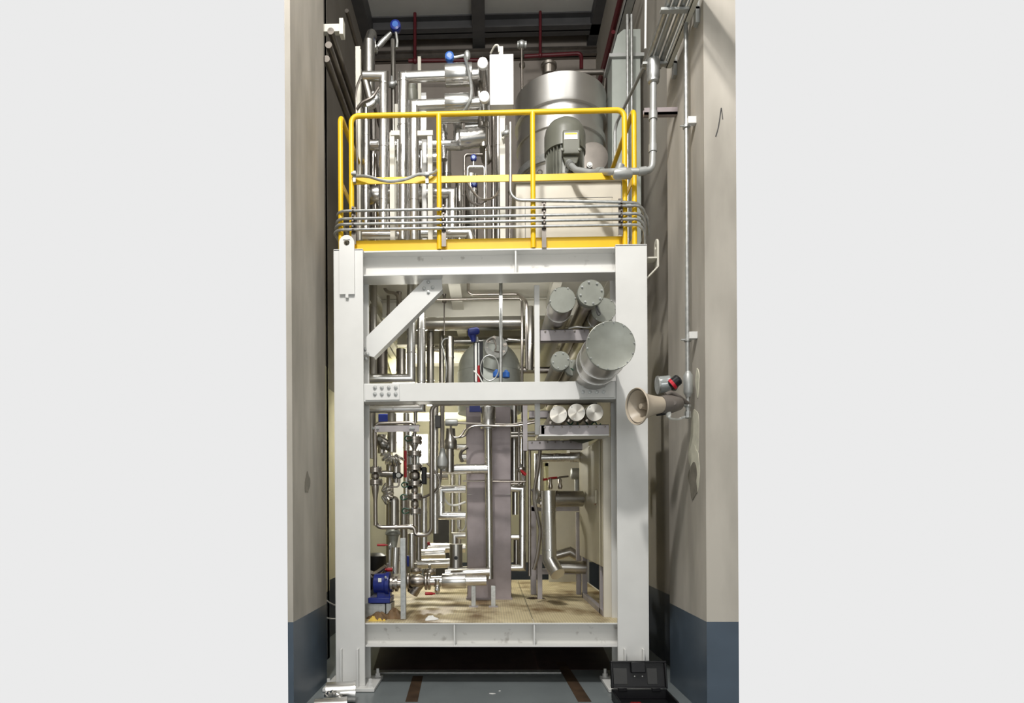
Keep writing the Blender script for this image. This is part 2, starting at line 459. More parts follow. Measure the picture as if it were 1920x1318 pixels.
# ------------------------------------------------------------------ the steel skid frame
YF = 5.0
L0, L1 = X(627, YF), X(682, YF)
R0, R1 = X(1156, YF), X(1215, YF)
ZT = Z(463, YF)
YR = 8.25
frame = thing('equipment_skid', 'tall white steel frame carrying the pipework between two concrete pillars', 'frame', ((L0 + R1) / 2, 6.6, 0))
def hleg(x0, x1, y0, front):
    D = 0.25; t = 0.016; xc = (x0 + x1) / 2
    lg = obj('leg', MB().box(x0, x1, y0, y0 + t, 0.03, ZT).box(x0, x1, y0 + D - t, y0 + D, 0.03, ZT).box(xc - 0.007, xc + 0.007, y0 + t, y0 + D - t, 0.03, ZT).box(x0, x1, y0, y0 + D, ZT - 0.012, ZT + 0.004), WHITE, frame, 0.003)
    obj('base_plate', MB().box(x0 - 0.09, x1 + 0.09, y0 - 0.08, y0 + D + 0.08, 0.004, 0.03), WHITE, lg, 0.003)
    if front:
        for sx in (x0 + 0.045, x1 - 0.06):
            obj('stiffener', MB().box(sx, sx + 0.014, y0 - 0.045, y0, 0.03, 0.34), WHITE, lg, 0.003)
        for bx in (x0 - 0.05, x1 + 0.05):
            for by in (y0 - 0.04, y0 + D + 0.04):
                obj('anchor_bolt', MB().lathe((bx, by, 0.03), (0, 0, 1), [(0, 0.028), (0.006, 0.028), (0.006, 0.022), (0.03, 0.022), (0.03, 0.013), (0.07, 0.013)], 6), WHITE, lg)
    return lg
legL = hleg(L0, L1, YF, True)
legR = hleg(R0, R1, YF, True)
hleg(L0, L1, YR - 0.25, False)
hleg(R0, R1, YR - 0.25, False)
# lifting lugs
c = P(651, 457, YF); rr = 0.058
zb = Z(556, YF)
w = 0.062
out = [(w, zb - c.z)] + circ(w, 16, (0, 0), 0, math.pi, True) + [(-w, zb - c.z)]
# small cut-outs at the foot of the lug
obj('lifting_lug', MB().plate([(w, zb - c.z + .03), *circ(w, 16, (0, 0), 0, math.pi, True), (-w, zb - c.z + .03), (-w * .2, zb - c.z + .03), (-w * .2, zb - c.z), (w * .2, zb - c.z), (w * .2, zb - c.z + .03)], [circ(0.024, 16)[::-1]], (c.x, YF - 0.022, c.z), (1, 0, 0), (0, 0, 1), (0, 0.021, 0)), WHITE, frame, 0.002)
px_, pz_ = R1 + 0.10, Z(470, YF)
obj('lifting_lug', MB().plate([(-.05, -.12), (.05, -.12), (.05, .06)] + circ(.05, 10, (0, .07), 0, math.pi, True) + [(-.05, .06)], [circ(.02, 12, (0, .06))[::-1]], (px_, YF + 0.12, pz_), (0, 1, 0), (0, 0, 1), (0.016, 0, 0)).box(R1 - 0.002, px_, YF + .07, YF + .17, pz_ - .055, pz_ - .04).plate([(0, -.12), (.016, -.12), (-.10, -.24), (-.102, -.225)], [], (px_, YF + .07, pz_), (1, 0, 0), (0, 0, 1), (0, .10, 0)), CREAM, frame, 0.002)
# main beams
def ibeam_x(name, y0, z0, z1, m, w=0.2, t=0.012, stiff=(), x0=L1 - 0.06, x1=R0 + 0.06, scuff=None):
    b = obj(name, MB().box(x0, x1, y0, y0 + w, z1 - t, z1).box(x0, x1, y0, y0 + w, z0, z0 + t), m, frame, 0.002)
    obj('web', MB().box(x0, x1, y0 + w / 2 - .005, y0 + w / 2 + .005, z0 + t, z1 - t), scuff or m, b)
    for sx in stiff:
        obj('stiffener', MB().box(sx - .006, sx + .006, y0 + 0.004, y0 + w / 2 - .005, z0 + t, z1 - t), m, b)
    return b
zt0, zt1 = Z(514, 5.05), Z(467, 5.05)
topb = ibeam_x('top_beam', 5.05, zt0, zt1, WHITE, stiff=(X(967, 5.05, 490),), scuff=WHITED)
bolts(topb, [P(a, b, 5.145) for a, b in ((815, 474), (834, 474), (992, 469), (1011, 469))], (0, -1, 0), 0.007, DARKS)
zb0, zb1 = Z(1213, 5.03), Z(1168, 5.03)
botb = ibeam_x('bottom_beam', 5.03, zb0, zb1, WHITE, stiff=(X(852, 5.03, 1190), X(1002, 5.03, 1190)), scuff=WHITED)
ibeam_x('rear_beam', YR - 0.22, zt0, zt1, CREAM)
ibeam_x('rear_beam', YR - 0.22, zb0, zb1, CREAM)
zm0, zm1 = Z(750, 5.0), Z(715.5, 5.0)
mid = obj('middle_beam', MB().box(L1 - .01, R0 + .01, 5.02, 5.034, zm0, zm1).box(L1 - .01, R0 + .01, 5.034, 5.17, zm1 - .012, zm1).box(L1 - .01, R0 + .01, 5.034, 5.17, zm0, zm0 + .012), WHITE, frame, 0.003)
for cx in (723, 1113):
    s = cx == 723
    bp_ = [P(cx + dx, 733 + dy - (0 if s else 4), 5.012) for dx in (-20, -7, 6, 19) for dy in (-6, 6)]
    obj('splice_plate', MB().box(X(cx - 38, 5) if s else X(cx - 26, 5), X(cx + 26, 5) if s else X(cx + 40, 5), 5.008, 5.02, zm0 + .012, zm1 - .012), WHITE, mid, 0.001)
    bolts(mid, [Vector((q.x, 5.008, q.z)) for q in bp_], (0, -1, 0), 0.012)
# diagonal brace
ba, bb_ = P(672, 672, 5.15), P(828, 518, 5.15)
d = (bb_ - ba).normalized(); nrm = Vector((-d.z, 0, d.x))
if nrm.z < 0: nrm = -nrm
hw = 0.084
L = (bb_ - ba).length
brace = obj('diagonal_brace', MB().plate([(0.10, -hw), (L - 0.07, -hw), (L + 0.06, hw), (0.0, hw)], [], ba, d, nrm, (0, 0.014, 0)).plate([(0.10, -hw), (L - .07, -hw), (L - .07, -hw + .014), (0.10, -hw + .014)], [], ba + Vector((0, .014, 0)), d, nrm, (0, .08, 0)), WHITE, frame, 0.002)
bolts(brace, [P(a, b, 5.15) for a, b in ((803, 529), (795, 541), (811, 539), (803, 548), (689, 664), (684, 655), (685, 672))], (0, -1, 0), 0.012)
for yb in (5.25, ):
    pass
# side beams, deck plates
for xx in (L0 + .03, R1 - .17):
    for (z0, z1) in ((zt0, zt1), (zb0, zb1)):
        b = obj('side_beam', MB().box(xx, xx + .14, 5.25, YR - .25, z0, z0 + .012).box(xx, xx + .14, 5.25, YR - .25, z1 - .012, z1).box(xx + .065, xx + .075, 5.25, YR - .25, z0, z1), CREAM, frame)
for yy in (6.2, 7.2):
    ibeam_x('cross_beam', yy, zt0 + .02, zt1 - .004, CREAM, 0.12)
obj('lower_deck', MB().box(L0 + .06, X(1001, 5.03, 1165) - .003, 5.035, YR - .1, zb1, zb1 + .006).box(X(1001, 5.03, 1165) + .003, R1 - .06, 5.035, YR - .1, zb1, zb1 + .006), DECK, frame)
obj('upper_deck', MB().box(L0 + .06, R1 - .06, 5.06, YR - .1, zt1, zt1 + .006), CREAM, frame)
for xa, xb in ((845, 866), (1030, 1046)):
    obj('ceiling_stringer', MB().box(X(xa, 5.9, 540), X(xb, 5.9, 540), 5.27, 8, zt1 - .10, zt1 - .001), CREAM, frame)
# rear braces, the yellow light on them painted into their colour
for k, pts in enumerate((((706, 585), (742, 700)), ((775, 590), (728, 700)))):
    a, b = P(*pts[0], 7.8 + .08 * k), P(*pts[1], 7.8 + .08 * k)
    dd = (b - a).normalized(); nn = Vector((-dd.z, 0, dd.x))
    obj('rear_brace', MB().plate([(0, -.05), ((b - a).length, -.05), ((b - a).length, .05), (0, .05)], [], a, dd, nn, (0, .06, 0)), LEMON, frame)
for y0_ in (620, 780):
    obj('rear_rail', MB().box(L1, R0, 7.98, 8.06, Z(y0_ + 7, 8), Z(y0_ - 7, 8)), LEMON, frame)

# ------------------------------------------------------------------ guard rail on the top deck
YG = 5.06
zd = zt1 + .006
ztop = Z(212, YG)
rail = thing('guard_rail', 'yellow tubular guard rail around the upper deck of the white frame', 'railing', ((L0 + R1) / 2, YG, zd))
gx = [X(659, YG, 300), X(823, YG, 300), X(999, YG, 300), X(1171, YG, 300)]
gr = 0.021
obj('top_rail', MB().tube([(gx[0], YG, zd + .002), (gx[0], YG, ztop), (gx[3], YG, ztop), (gx[3], YG, zd + .002)], gr, 16, 0.06), YEL, rail)
for g in gx[1:3]:
    obj('post', MB().cyl((g, YG, zd), (g, YG, ztop - .005), gr, 16), YEL, rail)
zk = Z(335, YG)
obj('knee_rail', MB().box(gx[0], gx[3], YG - .006, YG + .004, zk - .028, zk + .028), YEL, rail, 0.002)
obj('toe_board', MB().box(gx[0] - .02, gx[3] + .02, YG + .03, YG + .036, zd, zd + .10).box(gx[0] - .02, gx[3] + .02, YG + .0, YG + .03, zd, zd + .006), YEL, rail, 0.001)
for s, x0 in ((-1, X(638.5, YG, 300)), (1, X(1189, YG, 300))):
    obj('side_rail', MB().tube([(x0, YG + .0, zd - .0), (x0, YG + .0, ztop + .01), (x0, YR - .2, ztop + .01), (x0, YR - .2, zd)], gr, 16, 0.07), YEL, rail)
    for yy in (6.1, 7.1):
        obj('post', MB().cyl((x0, yy, zd), (x0, yy, ztop), gr, 14), YEL, rail)
    obj('side_knee_rail', MB().box(x0 - .005, x0 + .005, YG, YR - .2, zk - .028, zk + .028), YEL, rail)
    obj('side_toe_board', MB().box(x0 - .004, x0 + .004, YG + .03, YR - .2, zd, zd + .10), YEL, rail)

# conduits along the rail
cy = [(393.5, 387.5), (410.5, 400), (420.5, 410.5), (431, 421)]
nm = ['topmost of the four full-width grey conduits across the yellow rail', 'second from the top of the four full-width grey conduits across the yellow rail', 'third from the top of the four full-width grey conduits across the yellow rail', 'lowest of the four full-width grey conduits across the yellow rail']
YC = 5.015
for i, (a, b) in enumerate(cy):
    z = (Z(a, YC, 680) + Z(b, YC, 1165)) / 2
    pL = X(629 - 2 * i, YC, 400); pR = X(1205, YC, 400) + .012
    q = [Vector((pL + .01, 7.4, z - .03 * (i == 3))), Vector((pL - .0, YC + .05, z)), Vector((pL + .0, YC, z)), Vector((pR, YC, z)), Vector((pR + .03, YC + .10, z - .10 - .015 * i)), Vector((pR + .03, YC + .16, z - .22)), Vector((pR + .03, 7.2, z - .26))]
    q[1] = Vector((pL, YC + .2, z)); 
    q = [q[0], Vector((pL, YC, z)), Vector((pR, YC, z)), q[4], q[5], q[6]]
    c_ = tag(obj('steel_conduit', MB().tube(q, 0.0115, 12, 0.09), GALV), nm[i], 'conduit', 'galvanised conduits on the railing')
    for fx in (820, 1178):
        cx_ = X(fx, YC, 400)
        obj('coupling', MB().lathe((cx_ - .02, YC, z), (1, 0, 0), [(0, .0115), (0, .015), (.04, .015), (.04, .0115)], 12), GALV, c_)
tubing('bent grey conduit dropping beside the cream post and turning right along the rail', [(957, 230, 5.03), (957, 375, 5.03), (1165, 379, 5.015), (1196, 381, 5.03), (1214, 410, 5.1), (1216, 440, 5.2)], 3.0, GALV, 20, 'galvanised conduits on the railing', 'steel_conduit', 'conduit')
for i, (x, y0, y1, wh) in enumerate(((663, 388, 458, 'at the left end'), (832, 388, 462, 'beside the second post'), (1020, 376, 464, 'right of the third post'), (1164, 372, 440, 'at the right end'))):
    cx_ = X(x, 5.03, 420); za, zb_ = Z(y1, 5.03, x), Z(y0, 5.03, x)
    t = thing('strut_channel', 'dark slotted strut holding conduits on the yellow rail, ' + wh, 'bracket', (cx_, 5.04, za), 'conduit struts on the railing')
    obj('channel', MB().box(cx_ - .018, cx_ + .018, 5.03, 5.033, za, zb_).box(cx_ - .018, cx_ - .014, 5.033, 5.042, za, zb_).box(cx_ + .014, cx_ + .018, 5.033, 5.042, za, zb_), DARKS, t)
    for k, (a, b) in enumerate(cy):
        z = (Z(a, YC, 680) + Z(b, YC, 1165)) / 2
        obj('clamp', MB().lathe((cx_ - .008, YC, z), (1, 0, 0), [(0, .0116), (0, .0155), (.016, .0155), (.016, .0116)], 12).box(cx_ - .006, cx_ + .006, YC - .022, YC + .015, z + .014, z + .028), DARKS, t)

# flexible hose on the left part of the knee rail
tubing('flexible grey hose sagging over the left knee rail', [(668, 330, 5.02), (690, 331, 5.0), (715, 338, 4.99), (735, 340, 4.99), (760, 336, 4.99), (785, 327, 5.0), (800, 327, 5.01), (815, 323, 5.03), (822, 315, 5.09)], 2.8, GALV, spline=True, name='flexible_hose', cat='hose')
for x, y, wh in ((665, 334, 'leftmost post'), (801, 336, 'sagging hose')):
    q = P(x, y, 5.04)
    tag(obj('hose_clamp', MB().box(q.x - .012, q.x + .012, q.y - .02, q.y + .006, q.z - .04, q.z + .05).cyl((q.x - .02, q.y - .03, q.z + .02), (q.x + .02, q.y - .03, q.z + .02), .014, 10), GALV), 'small metal clamp on the left knee rail near the ' + wh, 'clamp')

# ------------------------------------------------------------------ machinery on the upper deck
DZ = 446  # pixel row where risers pass into the upper deck
zdk = zt1 + .006
def riser(pts): return pts
clad('clad pipe with a square top corner, second riser from the left above the yellow rail', [(681, 143, 5.55), (720, 143, 5.55), (718, 452, 5.55)], 8.6, ((1, .05), (1, .43), (1, .75)))
clad('tall clad pipe ending in a tapering bend, top left above the yellow rail', [(692, 200, 5.9), (692, 84, 5.9), (697, 66, 6.6)], 11, ((0, .45), ))
clad('leftmost clad riser behind the yellow rail', [(687, 205, 5.7), (686, 452, 5.7)], 7, ((0, .2), (0, .6)))
clad('highest clad pipe turning right to an upper valve jacket beside the white box', [(755, 452, 5.5), (756, 145, 5.5), (905, 139, 5.5)], 9.8, ((0, .35), (0, .7), (0, .97), (1, .04)), jackets=((1, .53, .87, 19.5),))
clad('clad pipe turning right just above the yellow top rail to a lower valve jacket', [(776, 452, 5.38), (776, 198, 5.38), (906, 192, 5.38)], 9.6, ((0, .3), (0, .9), (1, .05)), jackets=((1, .45, .80, 17),))
clad('clad pipe end with round white cap, upper of two beside the white box', [(905, 118, 5.25), (908, 165, 5.8)], 9.5, ())
clad('clad pipe end with round white cap, lower of two beside the white box', [(908, 181, 5.15), (911, 240, 5.8)], 9.5, ())
for nme, (x, y, Y, r) in (('upper', (905, 118, 5.24, 9.8)), ('lower', (908, 181, 5.14, 9.8))):
    o_ = bpy.data.objects['insulated_pipe.005' if nme == 'upper' else 'insulated_pipe.006']
    obj('end_cap', MB().lathe(P(x, y, Y), (0, 1, 0), [(0, R(r * .9, Y)), (.004, R(r, Y)), (.03, R(r, Y)), (.03, R(r * .9, Y))], 24), WHITE, o_)
clad('clad elbow pipe rising from the lower white cap to the upper valve jacket', [(893, 139, 5.62), (897, 160, 5.62), (906, 240, 5.62)], 9, (), CLADD)
# posts
def post(label, x, y0, y1, Y, w, m=CREAM, name='pipe_support_post', extra=None):
    p0, p1 = P(x, y1, Y), P(x, y0, Y); h = R(w / 2, Y)
    mb = MB().box(p0.x - h, p0.x + h, Y - h * .2, Y + h * .1, p0.z, p1.z).box(p0.x - h, p0.x - h * .7, Y, Y + h * 1.8, p0.z, p1.z).box(p0.x - h * .35, p0.x + h, Y + h * 1.5, Y + h * 1.8, p0.z, p1.z)
    if extra: mb.box(*extra)
    return tag(obj(name, mb, m, None, 0.001), label, 'post')
post('tall cream angle post at the far left behind the yellow rail', 673, 87, 450, 5.75, 9)
post('cream post left of the twin risers behind the yellow rail', 736, 248, 450, 5.35, 9)
post('cream post right of the twin risers behind the yellow rail', 807, 248, 450, 5.35, 9)
post('cream post in front of the round vessel, carrying the white box', 943, 200, 450, 5.3, 10)
post('short white post standing above the second valve pipe', 796, 174, 452, 5.6, 9, WHITE)
post('thin cream post behind the upper valve pipe', 745, 195, 452, 5.8, 7)
post('faint grey post far behind the highest clad pipe', 788, 106, 452, 7.0, 6)
for wh, xa, xb in (('left', 733, 750), ('right', 783, 812)):
    q0, q1 = P(xa, 247, 5.36), P(xb, 256, 5.36)
    tag(obj('support_bracket', MB().box(q0.x, q1.x, 5.34, 5.40, q1.z, q0.z), CREAM, None, .002), 'cream horizontal bracket atop the post on the %s of the twin risers' % wh, 'bracket')
# horizontal runs behind the rail
clad('horizontal clad pipe crossing behind the twin risers with an upturned right end', [(683, 272, 5.75), (859, 272, 5.75), (859, 215, 5.75)], 9.2, ((0, .15), (0, .7)), )
clad('fat horizontal clad pipe behind the risers under the knee rail, left side', [(690, 366, 5.9), (815, 366, 5.9)], 14, ((0, .3), (0, .8)), jackets=((0, .02, .2, 17),))
clad('horizontal clad pipe low behind the rail turning down at its right end', [(800, 362, 5.55), (848, 362, 5.55), (848, 452, 5.55)], 9.2, ((0, .5), ))
clad('fat short clad drum lying behind the right twin riser', [(783, 300, 6.1), (824, 298, 6.1)], 13, ((0, .5), ))
clad('low horizontal clad pipe just above the toe board, left', [(680, 441, 5.5), (760, 441, 5.5)], 8, ((0, .4),))
clad('low horizontal clad pipe just above the toe board, middle', [(790, 438, 5.5), (880, 437, 5.5), (884, 452, 5.5)], 8, ((0, .6),))
clad('fat clad valve jacket lying behind the rail, right of the second post', [(862, 262, 5.58), (908, 257, 5.6)], 17, ((0, .35), ), n=26)
clad('upper clad jacket piece above the fat valve jacket', [(872, 238, 5.7), (904, 236, 5.7)], 8, ())
clad('horizontal clad pipe partly hidden by the yellow top rail, centre', [(825, 222, 5.64), (905, 219, 5.62)], 9, ((0, .3), ))
clad('dark clad elbow turning down at the end of the fat valve jacket', [(906, 215, 5.6), (907, 268, 5.6), (912, 300, 5.9)], 10, ((0, .5),), CLADD)
for lab, x, Y, y0, y1, r, m in (
    ('clad riser seen through the rail right of the second post', 832, 5.75, 235, 300, 7, CLAD),
    ('dull clad riser behind the rail, just right of the second post', 838, 6.2, 285, 452, 8, CLADD),
    ('dull clad riser behind the blue sensor', 862, 6.4, 340, 452, 8, CLADD),
    ('dark clad riser in the middle of the upper pipework', 884, 6.6, 330, 452, 12, CLADD),
    ('slim bright riser left of the cream box post', 911, 5.6, 225, 452, 3, STEEL),
    ('slim steel riser nearer the cream box post', 925, 5.9, 215, 452, 4, STEEL),
    ('dull clad riser directly beside the cream box post', 934, 6.3, 215, 452, 7, CLADD),
    ('dark clad riser behind the leftmost riser', 700, 6.3, 215, 452, 6, CLADD),
    ('slim steel riser between the left risers', 704, 5.9, 290, 452, 3.5, STEEL),
    ('dull clad riser between the left support post and twin risers', 727, 6.4, 215, 452, 7, CLADD),
    ('slim bright tube left of the twin risers', 746, 5.6, 255, 452, 3, CLAD),
    ('slim bright tube right of the twin risers', 790, 6.0, 215, 452, 4, CLADD),
    ('white rimmed slim riser near the round vessel', 956, 6.2, 330, 452, 3, STEEL),
):
    t_ = clad(lab, [(x, y1, Y), (x, y0, Y)], r, ((0, .35), (0, .75)), m, n=16)
t_ = tag(obj('pole', MB().lathe(P(739, 452, 6.3), (0, 0, 1), [(0, .024), (R(376, 6.3), .024), (R(380, 6.3), .018), (R(382, 6.3), .006)], 16), CLADD), 'slim rounded pole standing below the topmost blue sensor', 'pole')
# instruments
def head(label, x, y, Y, r, m=BLUE, stem=None, tagp=None, name='temperature_transmitter'):
    c = P(x, y, Y); rr = R(r, Y)
    t = thing(name, label, 'sensor', c)
    obj('housing', MB().lathe(c + Vector((0, -rr * .8, 0)), (0, 1, 0), [(0, rr * .75), (rr * .12, rr * .95), (rr * .5, rr * .95), (rr * .5, rr), (rr * 1.1, rr), (rr * 1.5, rr * .8), (rr * 1.7, rr * .4)], 20), m, t)
    obj('display', MB().lathe(c + Vector((0, -rr * .83, 0)), (0, 1, 0), [(0, rr * .55), (rr * .06, rr * .6)], 18), BLUEB, t)
    if stem:
        obj('stem', MB().tube(px3(stem), R(2.6, Y), 10, R(4, Y)), GALV, t)
    if tagp:
        q = px3(tagp)
        obj('cable_gland', MB().lathe(q[0], q[1] - q[0], [(0, .018), ((q[1] - q[0]).length * .3, .024), ((q[1] - q[0]).length * .75, .03), ((q[1] - q[0]).length, .02)], 10), GALV, t)
    return t
head('dark blue sensor head topmost in the pipework, near the roof', 742, 51, 6.3, 10, BLUE, [(742, 58, 6.3), (745, 78, 6.3), (744, 90, 6.3)], [(733, 62, 6.3), (708, 88, 6.3)])
head('light blue round sensor above the upper valve jacket', 843, 108, 5.5, 8.5, BLUEB, [(851, 108, 5.5), (876, 103, 5.5)])
head('dark blue sensor behind the yellow rail, above the knee rail', 888, 297, 5.5, 6, BLUE, [(888, 300, 5.5), (888, 312, 5.5)])
head('dark blue sensor below the knee rail in the upper pipework', 889, 346, 5.6, 6, BLUE, [(889, 350, 5.6), (889, 365, 5.6)])
q = P(876, 104, 5.48)
tag(obj('conduit_body', MB().ball(q, .03, 14, 1.5), GALV), 'small grey egg-shaped fitting beside the light blue round sensor', 'fitting')
tubing('pale hose hanging from the egg-shaped fitting across the valve jackets', [(872, 108, 5.42), (878, 130, 5.32), (884, 165, 5.25), (881, 190, 5.25), (868, 212, 5.3)], 2.8, GALV, spline=True, name='flexible_hose', cat='hose')
tubing('dark hose looping at the far left beside the cream angle post', [(677, 143, 5.45), (668, 170, 5.4), (668, 210, 5.4), (670, 330, 5.5), (671, 452, 5.55)], 2.4, STEEL, spline=True, name='flexible_hose', cat='hose')
tubing('dark hose curling across the left risers above the yellow rail', [(710, 165, 5.4), (698, 182, 5.38), (680, 192, 5.38), (668, 206, 5.4)], 3, DARKS, spline=True, name='flexible_hose', cat='hose')
tubing('steel cable loop hanging below the knee rail right of the second post', [(873, 320, 5.3), (878, 345, 5.3), (900, 372, 5.3), (925, 370, 5.35), (940, 350, 5.4)], 2.2, STEEL, spline=True, name='cable_loop', cat='cable')
tubing('second steel cable loop hanging lower in the upper pipework', [(874, 345, 5.35), (880, 375, 5.35), (897, 383, 5.35), (912, 376, 5.35)], 2.2, DARKS, spline=True, name='cable_loop', cat='cable')
tubing('small square steel tube frame around the blue sensor', [(877, 345, 5.45), (877, 313, 5.45), (908, 313, 5.45), (909, 452, 5.45)], 3, CLAD, 5)
tubing('dark tube arch over the blue sensor behind the yellow rail', [(871, 330, 5.6), (871, 290, 5.6), (905, 290, 5.6)], 3, DARKS, 6)
# small valve cluster left
def valve(label, x, y, Y, r, ax=(1, 0, 0), m=GALV, handle=None, name='small_valve'):
    c = P(x, y, Y); k = R(r, Y)
    t = thing(name, label, 'valve', c)
    ax = Vector(ax).normalized()
    obj('valve_body', MB().lathe(c - ax * k * 1.6, ax, [(0, k * .7), (k * .3, k * .8), (k * .3, k * .5), (k, k), (k * 2.2, k), (k * 2.9, k * .5), (k * 2.9, k * .8), (k * 3.2, k * .7)], 12), m, t)
    up = Vector((0, -.4, 1)) if abs(ax.z) < .5 else Vector((0, -1, .2))
    up.normalize()
    obj('stem', MB().cyl(c, c + up * k * 2.2, k * .35, 8), GALV, t)
    if handle:
        a, b = P(*handle[0]), P(*handle[1])
        dd = (b - a); 
        obj('handle', MB().lathe(a, dd, [(0, k * .3), (dd.length * .2, k * .32), (dd.length * .3, k * .6), (dd.length * .97, k * .6), (dd.length, k * .4)], 10), handle[2], t)
    return t
valve('small shiny valve beside the leftmost clad corner above the rail', 703, 188, 5.6, 8, (1, 0, .8))
valve('small pipe clamp on the slim pole, upper left pipework', 735, 158, 6.26, 6, (1, 0, .3))
valve('small white clip near the tapering pipe bend, upper left', 704, 92, 6.0, 5, (0, 1, 0))
valve('white and black clamp on the cream box post', 950, 250, 5.25, 6, (1, 0, .2))
t = thing('dark_actuator', 'dark actuator hanging behind the upper valve pipe', 'actuator', P(772, 185, 6.1))
obj('actuator_body', MB().lathe(P(772, 195, 6.1), (0, 0, 1), [(0, .05), (.02, .062), (.12, .062), (.13, .05), (.17, .05), (.175, .03)], 18), MOTG, t)
obj('actuator_stem', MB().cyl(P(772, 452, 6.1), P(772, 194, 6.1), .02, 10), STEEL, t)
obj('actuator_cap', MB().ball(P(772, 160, 6.1), .045, 14, .7), GALV, t)
clad('slanting dull clad pipe under the leftmost clad corner', [(684, 148, 5.57), (694, 188, 5.6)], 8, (), CLADD)
tag(obj('corrugated_elbow', MB().tube([P(688, 200, 5.6), P(700, 196, 5.6), P(705, 180, 5.6)], .035, 14, .06), CLAD), 'small crimped silver elbow above the yellow rail, left', 'elbow')
# white enclosure
a, b = P(918, 104, 5.22), P(963, 197, 5.22)
t = thing('electrical_enclosure', 'bright white rectangular box on the cream post above the yellow rail', 'electrical box', ((a.x + b.x) / 2, 5.25, b.z))
enc = obj('box_body', MB().box(a.x + .004, b.x - .004, 5.222, 5.30, b.z, a.z), WHITE, t, .006)
obj('door', MB().box(a.x, b.x, 5.21, 5.222, b.z - .002, a.z + .002), WHITE, t, .004)
obj('conduit_hub', MB().box(P(938, 100, 5.25).x - .012, P(938, 100, 5.25).x + .025, 5.24, 5.28, a.z, P(938, 88, 5.25).z), CREAM, t, .003)
obj('top_cable', MB().curve(px3([(936, 98, 5.24), (934, 86, 5.24), (928, 86, 5.24), (920, 100, 5.3)]), .008, 8), CREAM, t)
obj('back_bracket', MB().box(P(943, 200, 5.3).x - .02, P(943, 200, 5.3).x + .02, 5.295, 5.31, b.z - .06, a.z - .1), CREAM, t)

# round vessel
YV = 6.72; xv = X(1051, YV, 300)
t = thing('insulated_vessel', 'large round clad vessel with a wide hat behind the yellow rail', 'vessel', (xv, YV, zdk))
rv = .482
zf = lambda y: Z(y, YV - rv)
obj('body', MB().lathe((xv, YV, zdk), (0, 0, 1), [(0, rv * .93), (zf(300) - zdk, rv * .93), (zf(298) - zdk, rv * .955), (zf(190) - zdk, rv * .955)], 72), CLADV, t)
obj('lid', MB().lathe((xv, YV, 0), (0, 0, 1), [(zf(190), rv * .94), (zf(190), rv * 1.02), (zf(192) + .012, rv * 1.03), (zf(188) + .02, rv * 1.02), (zf(137), rv * 1.02), (zf(136), rv * 1.01), (zf(136) + .03, .10), (zf(136) + .03, .02)], 72), CLADV, t)
obj('lower_ring', MB().lathe((xv, YV, 0), (0, 0, 1), [(zf(298), rv * .96), (zf(298), rv * 1.0), (zf(284), rv * 1.0), (zf(284), rv * .96)], 64), GALV, t)
obj('side_ring', MB().lathe((xv, YV, 0), (0, 0, 1), [(zf(235), rv * .96), (zf(235), rv * 1.0), (zf(222), rv * 1.0), (zf(222), rv * .96)], 64), CLADV, t)
obj('top_nozzle', MB().lathe(P(1029, 142, 6.5), (0, 0, 1), [(0, .07), (.08, .07), (.085, .085), (.11, .085), (.11, .03)], 24), STEEL, t)
q = P(1128, 135, 6.9)
tag(obj('branch_pipe', MB().tube([q + Vector((-.3, 0, 0)), q + Vector((.05, 0, 0)), q + Vector((.05, .3, -.4))], .03, 12, .05), DARKS), 'dark pipe behind the right shoulder of the round vessel', 'pipe')
t = thing('pressure_transmitter', 'grey sensor on a thin stalk left of the round vessel, near the roof', 'sensor', P(979, 150, 6.9))
obj('stalk', MB().cyl(P(979, 190, 6.75), P(978, 92, 6.75), .014, 10).lathe(P(979, 128, 6.9), (0, 0, 1), [(0, .02), (.02, .034), (.05, .034), (.07, .02)], 10), STEEL, t)
obj('housing', MB().ball(P(978, 84, 6.9), .05, 14, .9), GALV, t)
obj('end_cap', MB().cyl(P(970, 84, 6.9), P(987, 84, 6.9), .034, 14), GREYC, t)

# machine base and motor
YM = 5.62
a, b = P(967, 344, 5.5), P(1166, 448, 5.5)
t = thing('machine_base', 'beige box shaped machine base under the motor on the upper deck', 'machine base', ((a.x + b.x) / 2, 5.8, zdk))
obj('housing', MB().box(a.x, b.x, 5.5, 6.2, zdk, a.z), BEIGEL, t, .008)
obj('top_flange', MB().box(a.x - .02, b.x + .02, 5.46, 6.22, a.z, a.z + .03), BEIGEL, t, .004)
c0, c1 = P(985, 374, 5.5), P(1148, 444, 5.5)
obj('front_panel', MB().box(c0.x, c1.x, 5.492, 5.5, max(c1.z, zdk + .01), c0.z), BEIGEL, t, .003)
obj('panel_edge', MB().box(c0.x - .004, c1.x + .004, 5.496, 5.5, c0.z, c0.z + .006).box(c0.x - .004, c0.x, 5.496, 5.5, zdk + .01, c0.z), DGREY, t)
xm = X(1059, YM, 280)
t = thing('electric_motor', 'grey-green vertical electric motor with finned body in front of the round vessel', 'motor', (xm, YM, a.z + .03))
zmb = a.z + .03
zc0, zc1 = Z(278, YM - .1), Z(223, YM - .05)
rb = .165
obj('motor_body', MB().lathe((xm, YM, 0), (0, 0, 1), [(zmb, rb * 1.12), (zmb + .025, rb * 1.12), (zmb + .025, rb * .9), (zc0 + .02, rb * .9)], 36), MOTG, t)
for k in range(30):
    an = 2 * math.pi * k / 30
    dd = Vector((math.cos(an), math.sin(an), 0)); tt = Vector((-dd.y, dd.x, 0))
    o0 = Vector((xm, YM, zmb + .03)) + dd * rb * .89
    obj('fin', MB().plate([(0, -.004), (rb * .17, -.003), (rb * .17, .003), (0, .004)], [], o0, dd, tt, (0, 0, zc0 - zmb - .03)), MOTG, t)
